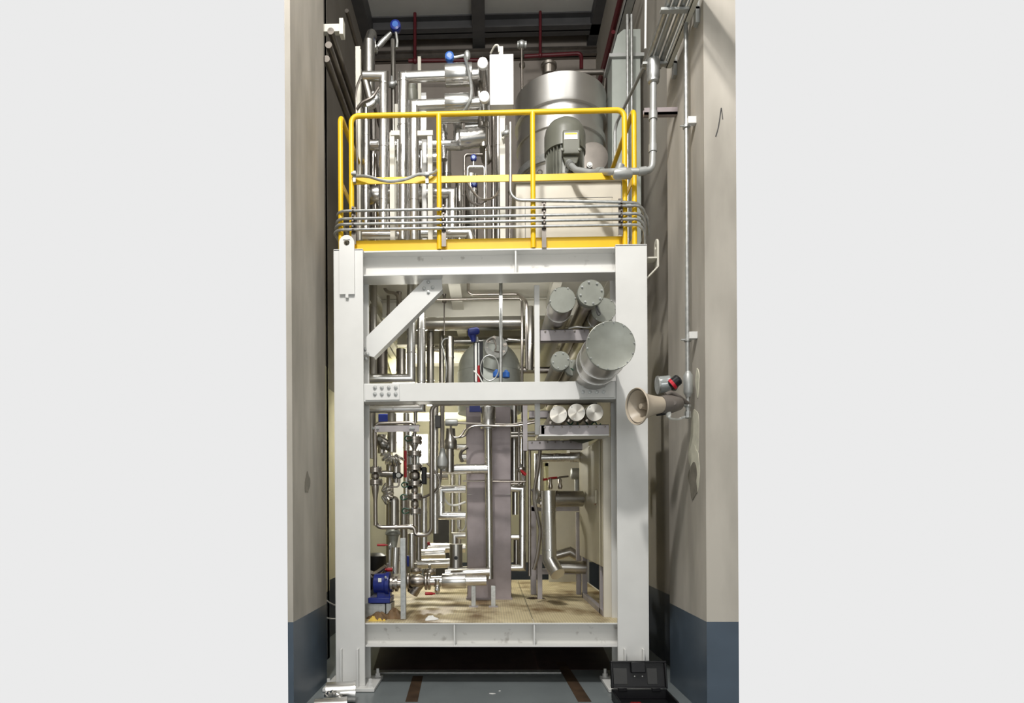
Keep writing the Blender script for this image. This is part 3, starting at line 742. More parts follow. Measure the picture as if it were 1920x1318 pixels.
obj('fan_cowl', MB().lathe((xm, YM, 0), (0, 0, 1), [(zc0 - .015, rb * 1.08), (zc0 - .015, rb * 1.13), (zc1 - .15, rb * 1.13), (zc1 - .10, rb * 1.06), (zc1 - .05, rb * .86), (zc1 - .015, rb * .55), (zc1, rb * .2), (zc1, .001)], 40), MOTG, t)
ta, tb = P(1055, 246, 5.42), P(1087, 290, 5.42)
tbx = obj('terminal_box', MB().box(ta.x, tb.x, 5.40, 5.53, tb.z, ta.z).plate([(0, 0), (tb.x - ta.x, 0), ((tb.x - ta.x) * .85, -.07), ((tb.x - ta.x) * .15, -.07)], [], (ta.x, 5.43, tb.z), (1, 0, 0), (0, 0, 1), (0, .09, 0)), MOTG, t, .008)
la, lb = P(1058, 249, 5.399), P(1083, 261, 5.399)
obj('label_plate', MB().box(la.x, lb.x, 5.3975, 5.3998, lb.z, la.z), SCALEM, tbx)
obj('label_stripe', MB().box(la.x + .006, lb.x - .006, 5.3965, 5.3985, la.z - .016, la.z - .004), YELLAB, tbx)
for xx in (1055, 1087):
    obj('screw', MB().lathe(P(xx, 281, 5.40), (0, -1, 0), [(0, .014), (.01, .014), (.012, .006)], 8), MOTG, tbx)
obj('lifting_eye', MB().tube([Vector((xm - .235, YM - .06, zmb + .10)) + Vector((.022 * math.cos(k * math.pi / 6), 0, .022 * math.sin(k * math.pi / 6))) for k in range(13)], .006, 8), DARKS, t)
q = P(1110, 300, 6.05)
t = thing('pump_casing', 'brown-grey round casing right of the motor, before the vessel', 'pump', (q.x, q.y, zmb))
obj('casing', MB().lathe(q + Vector((0, -.05, 0)), (0, 1, 0), [(0, .10), (.005, .15), (.03, .15), (.03, .13), (.1, .12)], 32).box(q.x - .05, q.x + .05, q.y, q.y + .08, zmb, q.z), DARKS, t)
obj('cover_bolt', MB().lathe(P(1105, 311, 5.98), (0, -1, 0), [(0, .028), (.02, .028), (.02, .016), (.028, .016)], 14), GALV, t)
# thick conduit from the terminal box to the right pillar
cond = [(1066, 306, 5.42), (1080, 319, 5.32), (1112, 324, 5.22), (1150, 322, 4.95), (1204, 321, 4.93), (1223, 318, 4.93), (1224, 285, 4.93), (1225, 150, 4.93)]
q = px3(cond)
t = tag(obj('thick_conduit', MB().tube(q, R(6, 5), 16, .09), GREYC), 'thick grey conduit sweeping from the motor terminal box up to the right pillar', 'conduit')
for (i, u, r) in ((2, .35, 9), (3, .3, 8), (4, .02, 7.5), (6, .5, 8), (6, .05, 7.5), (0, .2, 8)):
    a_, b_ = q[i], q[i + 1]; d_ = (b_ - a_).normalized(); c_ = a_.lerp(b_, u)
    obj('coupling', MB().lathe(c_ - d_ * .03, d_, [(0, R(6, 5)), (0, R(r, 5)), (.06, R(r, 5)), (.06, R(6, 5))], 14), GREYC, t)
obj('tee_fitting', MB().lathe(P(1150, 326, 4.95), (1, 0, 0), [(0, .032), (.02, .042), (.13, .042), (.15, .032)], 16).lathe(P(1160, 322, 4.95), (.3, -.2, 1), [(0, .032), (.055, .032), (.06, .02)], 12), GREYC, t)
q = P(1225, 138, 4.93)
obj('conduit_body', MB().lathe(q + Vector((0, 0, -.08)), (0, 0, 1), [(0, .032), (.01, .045), (.03, .045), (.04, .05), (.15, .052), (.19, .045), (.2, .03)], 16), GALV, t)
a, b = P(1208, 202, 4.95), P(1252, 214, 4.95)
tag(obj('strut_bracket', MB().box(a.x, XCR + .0, 4.95, 4.99, b.z, b.z + .02).box(a.x, XCR, 4.95, 4.954, b.z, a.z).box(a.x, XCR, 4.986, 4.99, b.z, a.z), PURP), 'slotted grey strut bracket on the right pillar holding the thick conduit', 'bracket')

# ------------------------------------------------------------------ middle bay of the frame
clad('clad pipe with mitred corner resting just above the middle beam, far left', [(686, 709, 5.5), (771, 709, 5.5), (771, 520, 5.5)], 8, ((1, .25), (1, .7)))
clad('clad pipe with mitred corner just below the middle beam, far left', [(686, 766, 5.62), (790, 766, 5.62), (790, 520, 5.62)], 8, ((0, .5), (1, .2), (1, .6)))
for lab, x, Y, y0, y1, r, m in (
    ('steel riser beside the left leg in the middle bay', 700, 5.75, 520, 705, 7, CLADD),
    ('dark fat clad riser below the diagonal brace', 715, 6.6, 640, 712, 12, DARKS),
    ('dull clad riser right of the yellow brace in the middle bay', 752, 6.7, 655, 712, 9, CLADD),
    ('dull clad riser right of the bright mitred pair, middle bay', 807, 6.5, 600, 760, 7, CLADD),
    ('slim dull riser in the middle bay near the hanging rod', 828, 6.7, 610, 760, 5, CLADD),
    ('dull clad riser with square top just left of the domed casing', 843, 6.2, 632, 760, 8, CLADD),
    ('brown riser pipe passing behind the top of the brace', 748, 6.0, 520, 620, 5, STEEL),
    ('slim brown tube passing behind the brace, left', 728, 6.1, 520, 620, 3, STEEL),
):
    clad(lab, [(x, y1, Y), (x, y0, Y)], r, ((0, .3), (0, .7)), m, n=16)
clad('wide horizontal clad pipe crossing the middle bay', [(795, 605, 6.4), (978, 604, 6.4)], 14.5, ((0, .15), (0, .33), (0, .9)), CLADD, n=28)
clad('lower horizontal clad pipe directly under the wide crossing pipe', [(840, 640, 6.9), (985, 638, 6.9)], 9, ((0, .3),), CLADD)
clad('horizontal clad pipe above the wide crossing pipe', [(795, 580, 6.7), (978, 578, 6.7)], 8, ((0, .5),), DARKS)
clad('short horizontal clad stub behind the hanging rod', [(812, 655, 7.3), (880, 655, 7.3)], 6, (), CLAD)
clad('short horizontal clad stub lower behind the hanging rod', [(790, 656, 7.5), (838, 656, 7.5)], 4, (), CLADD)
tubing('thin steel tube running level under the upper deck, turning down at right', [(800, 562, 5.9), (979, 559, 5.9), (979, 716, 5.9)], 2.6, bend=8)
tubing('steel tube bent down from the deck then right, middle bay', [(878, 524, 5.8), (878, 552, 5.8), (972, 551, 5.8), (987, 566, 5.6), (988, 692, 5.6)], 3, bend=10)
clad('dull riser pipe left of the white rack post, middle bay', [(994, 695, 6.1), (994, 575, 6.1)], 6.5, ((0, .4),), CLADD)
tubing('steel pipe running right from the domed casing behind the rack post', [(975, 694, 6.2), (1050, 694, 6.2)], 6, bend=0)
tubing('brown S-bent tube behind the left end of the top beam', [(721, 524, 5.9), (721, 548, 5.9), (744, 549, 5.9), (749, 570, 5.9)], 3, bend=12)
tubing('pale straight pole hanging from the deck down to the middle beam', [(939, 520, 5.45), (939, 760, 5.45)], 3.4, GALV, 0, name='hanging_pole', cat='pole')
t = thing('hanging_rod', 'thin hanging rod with a clevis left of the blue gauge', 'hanger', P(833, 625, 6.0))
obj('rod', MB().cyl(P(833, 552, 6.0), P(833, 628, 6.0), .006, 8), DARKS, t)
obj('clevis', MB().lathe(P(833, 552, 6.0), (0, 0, -1), [(0, .02), (.02, .014), (.05, .014), (.055, .022), (.08, .022), (.09, .008)], 10), DARKS, t)
tubing('pale cable loop beside the square-topped riser', [(842, 634, 6.0), (833, 636, 6.0), (828, 645, 6.0), (832, 660, 6.0), (837, 690, 6.0), (835, 715, 6.0)], 1.4, GALV, spline=True, name='cable_loop', cat='cable')

# domed casing
YD = 6.75; xd = X(917, YD, 700); rd = R(59, YD)
t = thing('domed_casing', 'round grey domed casing behind the middle beam at the centre', 'vessel', (xd, YD, Z(775, YD)))
zd0, zd1 = Z(775, YD), Z(700, YD)
prof = [(zd0, rd), (zd1, rd), (zd1, rd * 1.01), (zd1 + .008, rd * 1.01), (zd1 + .008, rd)] + [(zd1 + .01 + rd * 1.0 * math.sin(a), rd * math.cos(a)) for a in [i * math.pi / 2 / 12 for i in range(1, 13)]]
obj('dome', MB().lathe((xd, YD, 0), (0, 0, 1), prof, 48), DOMEM, t)
q = P(930, 648, 6.3)
t2 = thing('manway_flange', 'grey blind flange with bolt holes atop the domed casing', 'flange', q)
obj('neck', MB().cyl(P(920, 690, 6.42), P(930, 645, 6.34), .085, 24), DOMEM, t2)
fl = obj('flange', MB().lathe(P(930, 650, 6.30), (-.1, 1, -.25), [(0, .12), (.005, .125), (.035, .125), (.04, .12)], 32), GALV, t2)
for k in range(8):
    an = k * math.pi / 4 + .2
    obj('bolt', MB().lathe(P(930, 650, 6.30) + Vector((math.cos(an) * .095, -.012, math.sin(an) * .095)), (0, 1, 0), [(0, .014), (.014, .014), (.014, .022), (.02, .022)], 8), DARKS, fl)
obj('hook', MB().curve([P(914, 640, 6.2), P(925, 635, 6.2), P(930, 650, 6.2), P(928, 658, 6.2), P(936, 660, 6.2)], .008, 8), DARKS, t2)
tubing('silver rod sticking out right of the blind flange', [(952, 636, 6.3), (975, 638, 6.3)], 2.6, CLAD, 0)
# level gauge
t = thing('level_gauge', 'tall black and white level gauge with red lower tube and blue head', 'gauge', P(897, 716, 5.5))
a, b = P(888, 640, 5.5), P(906, 716, 5.5)
obj('gauge_frame', MB().box(a.x, b.x, 5.50, 5.52, b.z, a.z), BLACK, t, .002)
s0, s1 = P(890, 643, 5.5), P(894.5, 716, 5.5)
obj('white_scale', MB().box(s0.x, s1.x, 5.494, 5.501, s1.z, s0.z), SCALEM, t)
s0, s1 = P(896.5, 643, 5.5), P(899, 686, 5.5)
sc = obj('tick_scale', MB().box(s0.x, s1.x, 5.494, 5.501, s1.z, s0.z), GALV, t)
s0, s1 = P(895.5, 686, 5.5), P(900, 718, 5.5)
obj('red_tube', MB().cyl((s0.x + .01, 5.492, s1.z), (s0.x + .01, 5.492, s0.z), .011, 12), RED, t)
obj('blue_head', MB().lathe(P(884, 616, 5.48), (.15, 0, -1), [(0, .02), (.005, .036), (.055, .04), (.075, .03), (.12, .018)], 14).lathe(P(880, 622, 5.45), (1, 0, .1), [(0, .03), (.07, .034), (.09, .02)], 14), BLUE, t)
obj('nipple', MB().lathe(P(894, 642, 5.5), (0, 0, 1), [(0, .014), (.02, .018), (.05, .01)], 8), GALV, t)
tag(obj('cable_loop', MB().tube([P(918, 690, 5.45) + Vector((R(17, 5.45) * math.cos(k * math.pi / 12), 0, R(24, 5.45) * math.sin(k * math.pi / 12))) for k in range(25)], .006, 8), GALV), 'round loop of pale cable right of the level gauge', 'cable')
tubing('pale wire trailing past the red tube of the gauge', [(888, 695, 5.42), (898, 705, 5.42), (905, 718, 5.42)], 1.3, SCALEM, spline=True, name='signal_wire', cat='wire')
for wh, x, y in (('left', 931, 701), ('right', 949, 702)):
    tag(obj('blue_valve_actuator', MB().lathe(P(x, y + 7, 5.7), (0, 0, 1), [(0, .02), (.006, .034), (.05, .034), (.06, .02), (.075, .012)], 16), BLUEB), 'small blue valve knob on the %s of the hanging pole' % wh, 'valve')

# rack of horizontal cylinders on the right
YK = 5.35
def rack_post(label, x, y0, y1, Y, w, m):
    p0, p1 = P(x, y1, Y), P(x, y0, Y); h = R(w / 2, Y)
    return tag(obj('rack_post', MB().box(p0.x - h, p0.x + h, Y, Y + h * 1.6, p0.z, p1.z), m, None, .002), label, 'post')
rk = thing('cylinder_rack', 'white and grey steel rack carrying the horizontal cylinders at right', 'rack', P(1010, 815, 5.25))
p0, p1 = P(1008, 815, 5.25), P(1008, 535, 5.25)
obj('post', MB().box(p0.x - .022, p0.x + .022, 5.24, 5.29, p0.z, p1.z), WHITE, rk, .002)
p0, p1 = P(985, 845, 5.8), P(985, 755, 5.8)
obj('post', MB().box(p0.x - .022, p0.x + .022, 5.8, 5.85, p0.z, p1.z), PURL, rk, .002)
def chan(x0, x1, y0, y1, Y, holes=0):
    a, b = P(x0, y0, Y), P(x1, y1, Y)
    c = obj('channel', MB().box(a.x, b.x, Y, Y + .006, b.z, a.z).box(a.x, b.x, Y, Y + .06, a.z - .006, a.z).box(a.x, b.x, Y, Y + .06, b.z, b.z + .006), PURL, rk, .001)
    for k in range(holes):
        xx = a.x + (b.x - a.x) * (k + .5) / holes
        obj('bolt', MB().lathe((xx, Y + .001, a.z - .018), (0, -1, 0), [(0, .009), (.008, .009), (.009, .004)], 6), DARKS, c)
chan(1013, 1105, 618, 639, 5.3, 5)
chan(1013, 1142, 797, 816, 5.06, 8)
obj('arm', MB().box(P(1014, 800, 5.1).x, P(1020, 800, 5.1).x, 5.06, 5.29, P(1014, 815, 5.1).z, P(1014, 798, 5.1).z), WHITE, rk)
chan(990, 1092, 826, 843, 5.85, 7)
chan(992, 1090, 770, 783, 5.95, 4)
obj('lower_rail', MB().box(P(1010, 813, 5.06).x, P(1142, 816, 5.06).x, 5.05, 5.30, P(1010, 818, 5.06).z, P(1010, 815.5, 5.06).z), WHITE, rk, .002)
def bolt_circle(par, c, rr, n, br, a0=0.2, m=None):
    for k in range(n):
        an = a0 + 2 * math.pi * k / n
        obj('bolt', MB().lathe(c + Vector((math.cos(an) * rr, 0, math.sin(an) * rr)), (0, -1, 0), [(0, br), (br * .9, br), (br * .9, br * .6), (br * 1.6, br * .55)], 6), m or GALV, par)
def capcyl(label, x, y, r, Y0, Y1, seam=(), nb=0, group=None, dim=CLADD, cap=CAPM, tw=0):
    c = P(x, y, Y0); rr = R(r, Y0)
    t = tag(obj('clad_cylinder', MB().lathe(c + Vector((0, .012, 0)), (0, 1, 0), [(0, rr * .97), (Y1 - Y0, rr * .97)], 40), dim), label, 'cylinder', group)
    e = obj('end_cap', MB().lathe(c, (0, 1, 0), [(0, rr * .965), (-.0015, rr * .98), (0, rr), (.02, rr), (.02, rr * .96)], 40), cap, t)
    for s in seam:
        obj('lap_band', MB().lathe(c + Vector((0, s, 0)), (0, 1, 0), [(0, rr * .97), (0, rr), (.012, rr), (.012, rr * .97)], 40), CLAD, t)
    if nb: bolt_circle(e, c, rr * .95, nb, .006, .1)
    return t
def flangecyl(label, x, y, r, Y0, Y1, nb, body=.75, group=None, cap=BRUSH):
    c = P(x, y, Y0); rr = R(r, Y0)
    t = tag(obj('clad_cylinder', MB().lathe(c + Vector((0, .05, 0)), (0, 1, 0), [(0, rr * body), (Y1 - Y0, rr * body)], 36), STEEL), label, 'cylinder', group)
    f = obj('blind_flange', MB().lathe(c, (0, 1, 0), [(0, rr * .97), (.004, rr), (.028, rr), (.028, rr * .9), (.034, rr * .9), (.034, rr), (.062, rr), (.066, rr * .97)], 40), cap, t)
    bolt_circle(f, c, rr * .80, nb, rr * .085)
    obj('neck', MB().lathe(c + Vector((0, .066, 0)), (0, 1, 0), [(0, rr * .9), (.06, rr * .82), (.09, rr * .82), (.12, rr * body)], 36), STEEL, t)
    return t
capcyl('zinc-capped clad cylinder, upper left in the rack of cylinders', 1055, 562, 24.5, 4.88, 6.9, (.25,), 6)
flangecyl('cylinder with an eight-bolt round flange, highest in the rack', 1108, 549, 25, 4.80, 6.9, 8, .58, cap=CAPM)
capcyl('zinc-capped clad cylinder half hidden behind the eight-bolt flange', 1132, 581, 23, 5.02, 6.9, (.2,), 8)
capcyl('largest zinc-capped cylinder projecting in front of the right leg', 1145, 648, 46, 4.30, 6.9, (.30, .50), 14)
flangecyl('small cylinder with a six-bolt flange above the middle beam', 1051, 676, 18, 4.95, 6.9, 6, .75, cap=CAPM)
flangecyl('small flanged cylinder wedged beneath the largest cylinder', 1074, 689, 15, 5.05, 6.9, 4, .8, cap=CAPM)
for i, (x, y) in enumerate(((1047, 777), (1081, 773), (1115, 773))):
    t = flangecyl('%s of three brushed end discs below the middle beam' % ('leftmost', 'middle one', 'rightmost')[i], x, y, 16.5, 4.98, 6.6, 3, .88, 'brushed cylinders below the beam', BRUSH)
    obj('ear', MB().cyl(P(x - 14, y + 14, 5.02), P(x - 16, y + 18, 5.02), .02, 10), STEEL, t)
def wire(label, pts, Y, m=GREEN, r=1.3, name='earth_wire', cat='wire'):
    return tubing(label, [(a, b, Y) for a, b in pts], r, m, spline=True, name=name, cat=cat)
wire('green earth wire looped under the middle brushed disc', [(1062, 790), (1070, 796), (1078, 788), (1084, 796)], 5.1)
wire('green earth wire looped under the rightmost brushed disc', [(1095, 788), (1105, 798), (1115, 791), (1122, 800), (1126, 794)], 5.1)
wire('green earth wire tangled above the middle beam among small flanges', [(1070, 690), (1082, 700), (1090, 708), (1096, 714)], 5.0)
wire('pale wire lying on the upper rack channel', [(1066, 616), (1080, 613), (1100, 614), (1112, 611)], 5.15, GALV, 1.6)
wire('small wire loop on the eight-bolt flange', [(1117, 570), (1122, 582), (1125, 588), (1121, 590), (1117, 576)], 4.82, DGREY, 1.5)
q0 = P(1100, 822, 5.5)
tag(obj('green_rag', MB().plate([(-.16, -.02), (.02, .06), (.10, .03), (.16, .05), (.06, -.02), (-.04, -.06)], [], q0, (1, 0, 0), (.0, .5, .8), (0, .006, .004)), mat('green_grey_sheet', (0.16, 0.17, 0.13), 0, .6)), 'grey-green sheet hanging over the top of the beige cabinet', 'sheet')

# ------------------------------------------------------------------ lower bay of the frame
# blasted stainless column
YS = 6.33
a, b = P(874, 757, YS), P(959, 1126, YS)
zl = zb1 + .006
t = thing('column_casing', 'tall purple-grey stainless box column in the middle of the lower deck', 'column', ((a.x + b.x) / 2, YS + .25, zl))
zj = Z(901, YS)
obj('lower_casing', MB().box(a.x, b.x, YS, YS + .5, zl, zj - .002), PURP, t, .006)
obj('upper_casing', MB().box(a.x - .002, b.x + .002, YS - .002, YS + .5, zj + .002, Z(775, 6.75)), PURP, t, .006)
obj('centre_seam', MB().box(P(906, 900, YS).x - .004, P(906, 900, YS).x + .004, YS - .006, YS + .001, zl, zj - .004), PURP, t)
for x, y in ((880, 927), (953, 927)):
    q = P(x, y, YS)
    obj('tab', MB().box(q.x - .022, q.x + .022, YS - .012, YS, q.z - .004, q.z + .004), DARKS, t)
obj('foot', MB().box(a.x - .01, b.x + .01, YS - .01, YS + .51, zl, zl + .02), PURP, t)
tag(obj('blue_tag', MB().box(P(880, 764, 6.2).x, P(900, 764, 6.2).x, 6.2, 6.24, P(880, 772, 6.2).z, P(880, 761, 6.2).z), BLUE), 'small blue fitting at the top left of the stainless column', 'fitting')
clad('clad riser down the front of the stainless column', [(915, 757, 6.18), (918, 1085, 6.18)], 7.3, ((0, .3), (0, .62), (0, .93)), jackets=((0, .02, .145, 14.5),))
clad('horizontal clad branch joining the column riser from the left', [(826, 880, 6.1), (914, 879, 6.1)], 9.5, ((0, .35), (0, .75), (0, .95)))
tubing('thin steel pipe level across the stainless column top', [(850, 793, 6.15), (960, 796, 6.15), (1004, 788, 6.15)], 2, STEEL, 0)
tubing('second thin steel pipe crossing the column, curling at left', [(845, 803, 6.1), (848, 815, 6.1), (858, 820, 6.1), (872, 816, 6.1), (880, 803, 6.1), (900, 798, 6.1), (960, 799, 6.1), (1004, 792, 6.1)], 2, STEEL, spline=True)
tubing('thin steel pipe crossing the column at its joint', [(868, 902, 6.2), (985, 903, 6.2)], 1.6, STEEL, 0)
# bottom run to the left
YP = 5.75
clad('clad pipe lying low in front of the stainless column with fat centre jacket', [(806, 1090, YP), (912, 1088, YP)], 9.5, ((0, .55), (0, .78)), jackets=((0, .22, .64, 14),))
clad('sloping clad elbow joining the low pipe to the column riser', [(835, 1076, 6.05), (918, 1072, 6.05)], 8, ((0, .5),))
for x, wh, y1 in ((888, 'left', 1137), (925, 'right', 1136)):
    q = P(x, y1, YP + .1)
    t = thing('pipe_support', 'short galvanised leg under the low clad pipe, %s of the pair' % wh, 'support', (q.x, YP + .1, zl), 'legs under the low clad pipe')
    h = R(4.3, YP)
    obj('leg', MB().box(q.x - h, q.x + h, YP + .1 - h, YP + .1 + h, zl + .008, P(x, 1098, YP + .1).z), GALV, t, .002)
    obj('foot_plate', MB().box(q.x - h * 2, q.x + h * 2, YP + .1 - h * 1.6, YP + .1 + h * 1.6, zl, zl + .008), PURL, t)
# strainer and flanges left of it
t = thing('strainer', 'steel Y-shaped strainer with flanges left of the low clad pipe', 'strainer', P(787, 1092, YP))
c = P(787, 1090, YP)
obj('strainer_body', MB().lathe(P(764, 1090, YP), (1, 0, 0), [(0, .04), (.02, .045), (.05, .065), (.12, .065), (.16, .045), (.2, .04)], 20), STEEL, t)
obj('basket_leg', MB().cyl(c + Vector((.02, 0, 0)), P(776, 1109, YP), .045, 16).cyl(P(778, 1105, YP), P(773, 1113, YP), .055, 14), STEEL, t)
for x in (757, 764, 797, 803):
    q = P(x, 1090, YP)
    obj('flange', MB().lathe(q, (1, 0, 0), [(0, .078), (.003, .08), (.018, .08), (.021, .078)], 24), STEEL, t)
valve('drain valve with red handle under the low clad pipe', 820, 1106, YP - .05, 5, (0, 0, 1), CLAD, ((816, 1113, 5.65), (797, 1113, 5.65), RED))
tag(obj('drain_stub', MB().lathe(P(820, 1103, YP - .02), (0, 0, 1), [(0, .02), (.02, .032), (.09, .036)], 16), CLAD), 'short clad drain stub beneath the left end of the low clad pipe', 'pipe')
valve('steel valve with upright stem behind the strainer', 780, 1070, 6.1, 7, (1, 0, 0), STEEL)
valve('steel flanged valve behind the low clad pipe, left end', 806, 1072, 6.2, 7, (1, 0, 0), STEEL)
tubing('small blue handled tube standing behind the galvanised angle post', [(765, 1062, 5.9), (765, 1042, 5.9)], 2.5, BLUE, 0, name='gauge_tube', cat='tube')
post('galvanised angle post standing at the front edge of the lower deck', 756, 1009, 1161, 5.14, 9.5, GALV, 'angle_post')
# pump
PY = 5.3
t = thing('blue_pump', 'dark blue pump on a grey block in the left front corner of the lower deck', 'pump', P(715, 1150, PY))
t.location.z = zl; WPOS[t.name] = t.location.copy()
q = P(716, 1094, PY)
obj('pump_casing', MB().lathe(q + Vector((-.07, 0, 0)), (1, 0, 0), [(0, .06), (.01, .085), (.10, .09), (.11, .10), (.14, .10), (.145, .08)], 28), BLUE, t)
f0, f1 = P(706, 1106, PY - .06), P(731, 1127, PY - .06)
obj('pedestal', MB().box(f0.x, f1.x, PY - .05, PY + .05, f1.z, f0.z + .03), BLUE, t, .006)
f0, f1 = P(690, 1121, PY - .1), P(731, 1131, PY - .1)
obj('bedplate', MB().box(f0.x, f1.x, PY - .1, PY + .12, f1.z, f0.z), BLUE, t, .004)
f0 = P(712, 1087, PY - .1)
obj('name_plate', MB().box(f0.x - .015, f0.x + .013, PY - .094, PY - .085, f0.z - .02, f0.z + .012), SCALEM, t)
bolts(t, [P(722, 1108, PY - .05), P(707, 1106, PY - .05), P(723, 1082, PY - .1)], (0, -1, 0), .007)
obj('front_flange', MB().lathe(q + Vector((.075, 0, 0)), (1, 0, 0), [(0, .05), (.005, .075), (.025, .075), (.025, .05), (.045, .05), (.045, .07), (.065, .07), (.065, .04), (.12, .035)], 24), STEEL, t)
g0, g1 = P(692, 1132, PY - .08), P(722, 1150, PY - .08)
obj('plinth', MB().box(g0.x - .05, g1.x, PY - .08, PY + .12, zl, g0.z).box(g1.x + .004, g1.x + .05, PY - .06, PY + .12, zl, g0.z), GALV, t, .003)
obj('drive_motor', MB().lathe(q + Vector((-.36, .02, 0)), (1, 0, 0), [(0, .06), (.02, .075), (.26, .075), (.28, .05)], 24), BLACK, t)
tubing('shiny bent fitting above the blue pump motor', [(690, 1072, 5.45), (702, 1076, 5.45), (716, 1068, 5.45), (724, 1062, 5.45)], 5, STEEL, spline=True, name='bent_fitting', cat='fitting')
valve('dark red capped valve on top of the blue pump', 728, 1068, 5.45, 6, (1, 0, .2), STEEL, ((722, 1068, 5.42), (736, 1068, 5.42), RED))
# paper, bits
rnd = random.Random(4)
def rag(name, label, cat, x, y, Y, rx, ry, hz, m, seed=1, n=22, rings=7):
    rr_ = random.Random(seed)
    c = P(x, y, Y); c.z = zl + .001
    ph = [rr_.uniform(0, 6.28) for _ in range(6)]
    vs_, fs_ = [], []
    for i in range(rings):
        f = 1 - i / (rings - .4)
        for k in range(n):
            an = 2 * math.pi * k / n
            w_ = 1 + .22 * math.sin(3 * an + ph[0]) + .13 * math.sin(5 * an + ph[1] + i)
            zz = hz * (1 - f ** 2.2) * (1 + .16 * math.sin(3 * an + ph[2] + 1.1 * i) + .10 * math.sin(5 * an + ph[3]))
            vs_.append(c + Vector((rx * f * w_ * math.cos(an), ry * f * w_ * math.sin(an), max(0, zz))))
    mb = MB(); mb.rings([vs_[i * n:(i + 1) * n] for i in range(rings)])
    return tag(obj(name, mb, m, None, 0, 25), label, cat)
rag('paper_bag', 'crumpled brown paper heap beside the foot of the blue pump', 'paper', 712, 1157, 5.2, .10, .07, .05, TAN, 2)
rag('paper_bag', 'crumpled brown paper heap just left of the galvanised angle post', 'paper', 740, 1156, 5.24, .08, .07, .075, TAN, 5)
for i, (x, s, wh) in enumerate(((700, .034, 'largest, by the left leg'), (712, .02, 'middle of three'), (720, .014, 'smallest of three'))):
    rag('foam_scrap', 'yellow foam scrap on the front edge of the lower deck, ' + wh, 'scrap', x, 1163, 5.09, s, s * .8, s * 1.1, LEMONS, 10 + i, 14, 5)
rag('paper_sheet', 'white crumpled paper scrap lying on the lower deck', 'paper', 808, 1158, 5.16, .055, .05, .03, PAPER, 8)

# valve trains on the left
def train(label, x, Y, pipe, items, rp, group=None):
    """vertical flanged train; items = (y, r px, kind)"""
    q0, q1 = P(x, pipe[1], Y), P(x, pipe[0], Y)
    t = thing('valve_train', label, 'valve', q0, group)
    rr = R(rp, Y)
    obj('pipe', MB().cyl(q0, Vector((q0.x, Y, q1.z)), rr, 14), STEEL, t)
    for (ya, yb, r, kind) in items:
        za, zb_ = P(x, yb, Y).z, P(x, ya, Y).z; L = zb_ - za; k = R(r, Y)
        o = Vector((q0.x, Y, za))
        if kind == 'flange':
            h = L
            fl = obj('flange', MB().lathe(o, (0, 0, 1), [(0, rr), (0, k * .96), (.003, k), (h * .42, k), (h * .42, k * .85), (h * .58, k * .85), (h * .58, k), (h - .003, k), (h, k * .96), (h, rr)], 24), STEEL, t)
            for j in range(6):
                an = j * math.pi / 3 + .3
                obj('bolt', MB().cyl(o + Vector((math.cos(an) * k * .8, math.sin(an) * k * .8, -.012)), o + Vector((math.cos(an) * k * .8, math.sin(an) * k * .8, h + .012)), .008, 6), GALV, fl)
        elif kind == 'body':
            obj('valve_body', MB().lathe(o, (0, 0, 1), [(0, rr), (L * .15, k * .8), (L * .3, k), (L * .7, k), (L * .85, k * .8), (L, rr)], 18), STEEL, t)
        elif kind == 'reducer':
            obj('reducer', MB().lathe(o, (0, 0, 1), [(0, rr), (L * .2, rr), (L * .8, k), (L, k)], 18), STEEL, t)
        elif kind == 'rods':
            for j in range(4):
                an = j * math.pi / 2 + .6
                d_ = Vector((math.cos(an), math.sin(an), 0)) * k
                obj('tie_rod', MB().cyl(o + d_, o + d_ + Vector((0, 0, L)), .009, 8), GALV, t)
    return t
t = train('flanged steel valve train hanging left of centre with a black actuator', 778, 5.6, (812, 986), [
    (819, 832, 14.4, 'flange'), (832, 846, 7.5, 'reducer'), (846, 855, 13.8, 'flange'), (855, 874, 9, 'rods'), (872, 882, 14.4, 'flange'), (882, 902, 10, 'body'),
    (902, 911, 13.8, 'flange'), (911, 927, 6.5, 'body'), (927, 936, 13.8, 'flange'), (936, 954, 7.5, 'body'), (954, 963, 13.2, 'flange')], 3.8)
a0 = P(787, 876, 5.6); a1 = P(800, 908, 5.6)
obj('black_actuator', MB().box(a0.x + .02, a1.x, 5.56, 5.64, a1.z, a0.z), BLACK, t, .008)
obj('black_cone', MB().lathe(P(768, 918, 5.6), (0, 0, 1), [(0, .01), (.03, .03), (.06, .035), (.065, .01)], 12), BLACK, t)
t = train('flanged steel valve train beside the left leg', 704, 5.55, (800, 985), [(877, 886, 12.9, 'flange'), (886, 900, 7.5, 'body'), (900, 909, 14.0, 'flange'), (909, 945, 7, 'reducer')], 3.8)
for (x, y, w_) in ((762, 822, 'at the top flange'), (756, 909, 'at the middle flange'), (754, 932, 'at the lower flange'), (757, 958, 'at the lowest flange')):
    wire('thin green wire loop on the left-of-centre valve train, ' + w_, [(x + 10, y - 3), (x + 2, y - 5), (x - 3, y), (x + 2, y + 5), (x + 10, y + 2)], 5.5)
tubing('steel U-bend pipe linking the bottoms of the two valve trains', [(704, 962, 5.55), (704, 989, 5.57), (768, 988, 5.6), (778, 990, 5.6), (778, 1003, 5.6), (809, 1003, 5.6), (809, 757, 5.5), (1120, 755, 5.3)], 4, STEEL, 16, clips=((1, .6), (2, .3)))
tubing('steel tube above the channel linking the two valve trains', [(704, 812, 5.6), (704, 794, 5.6), (778, 792, 5.6), (778, 812, 5.6)], 3.2, STEEL, 8)
tubing('steel tube rising from the right valve train behind the middle beam', [(779, 793, 5.62), (779, 745, 5.62)], 3.8, STEEL, 0)
a, b = P(684, 797, 5.48), P(800, 809, 5.48)
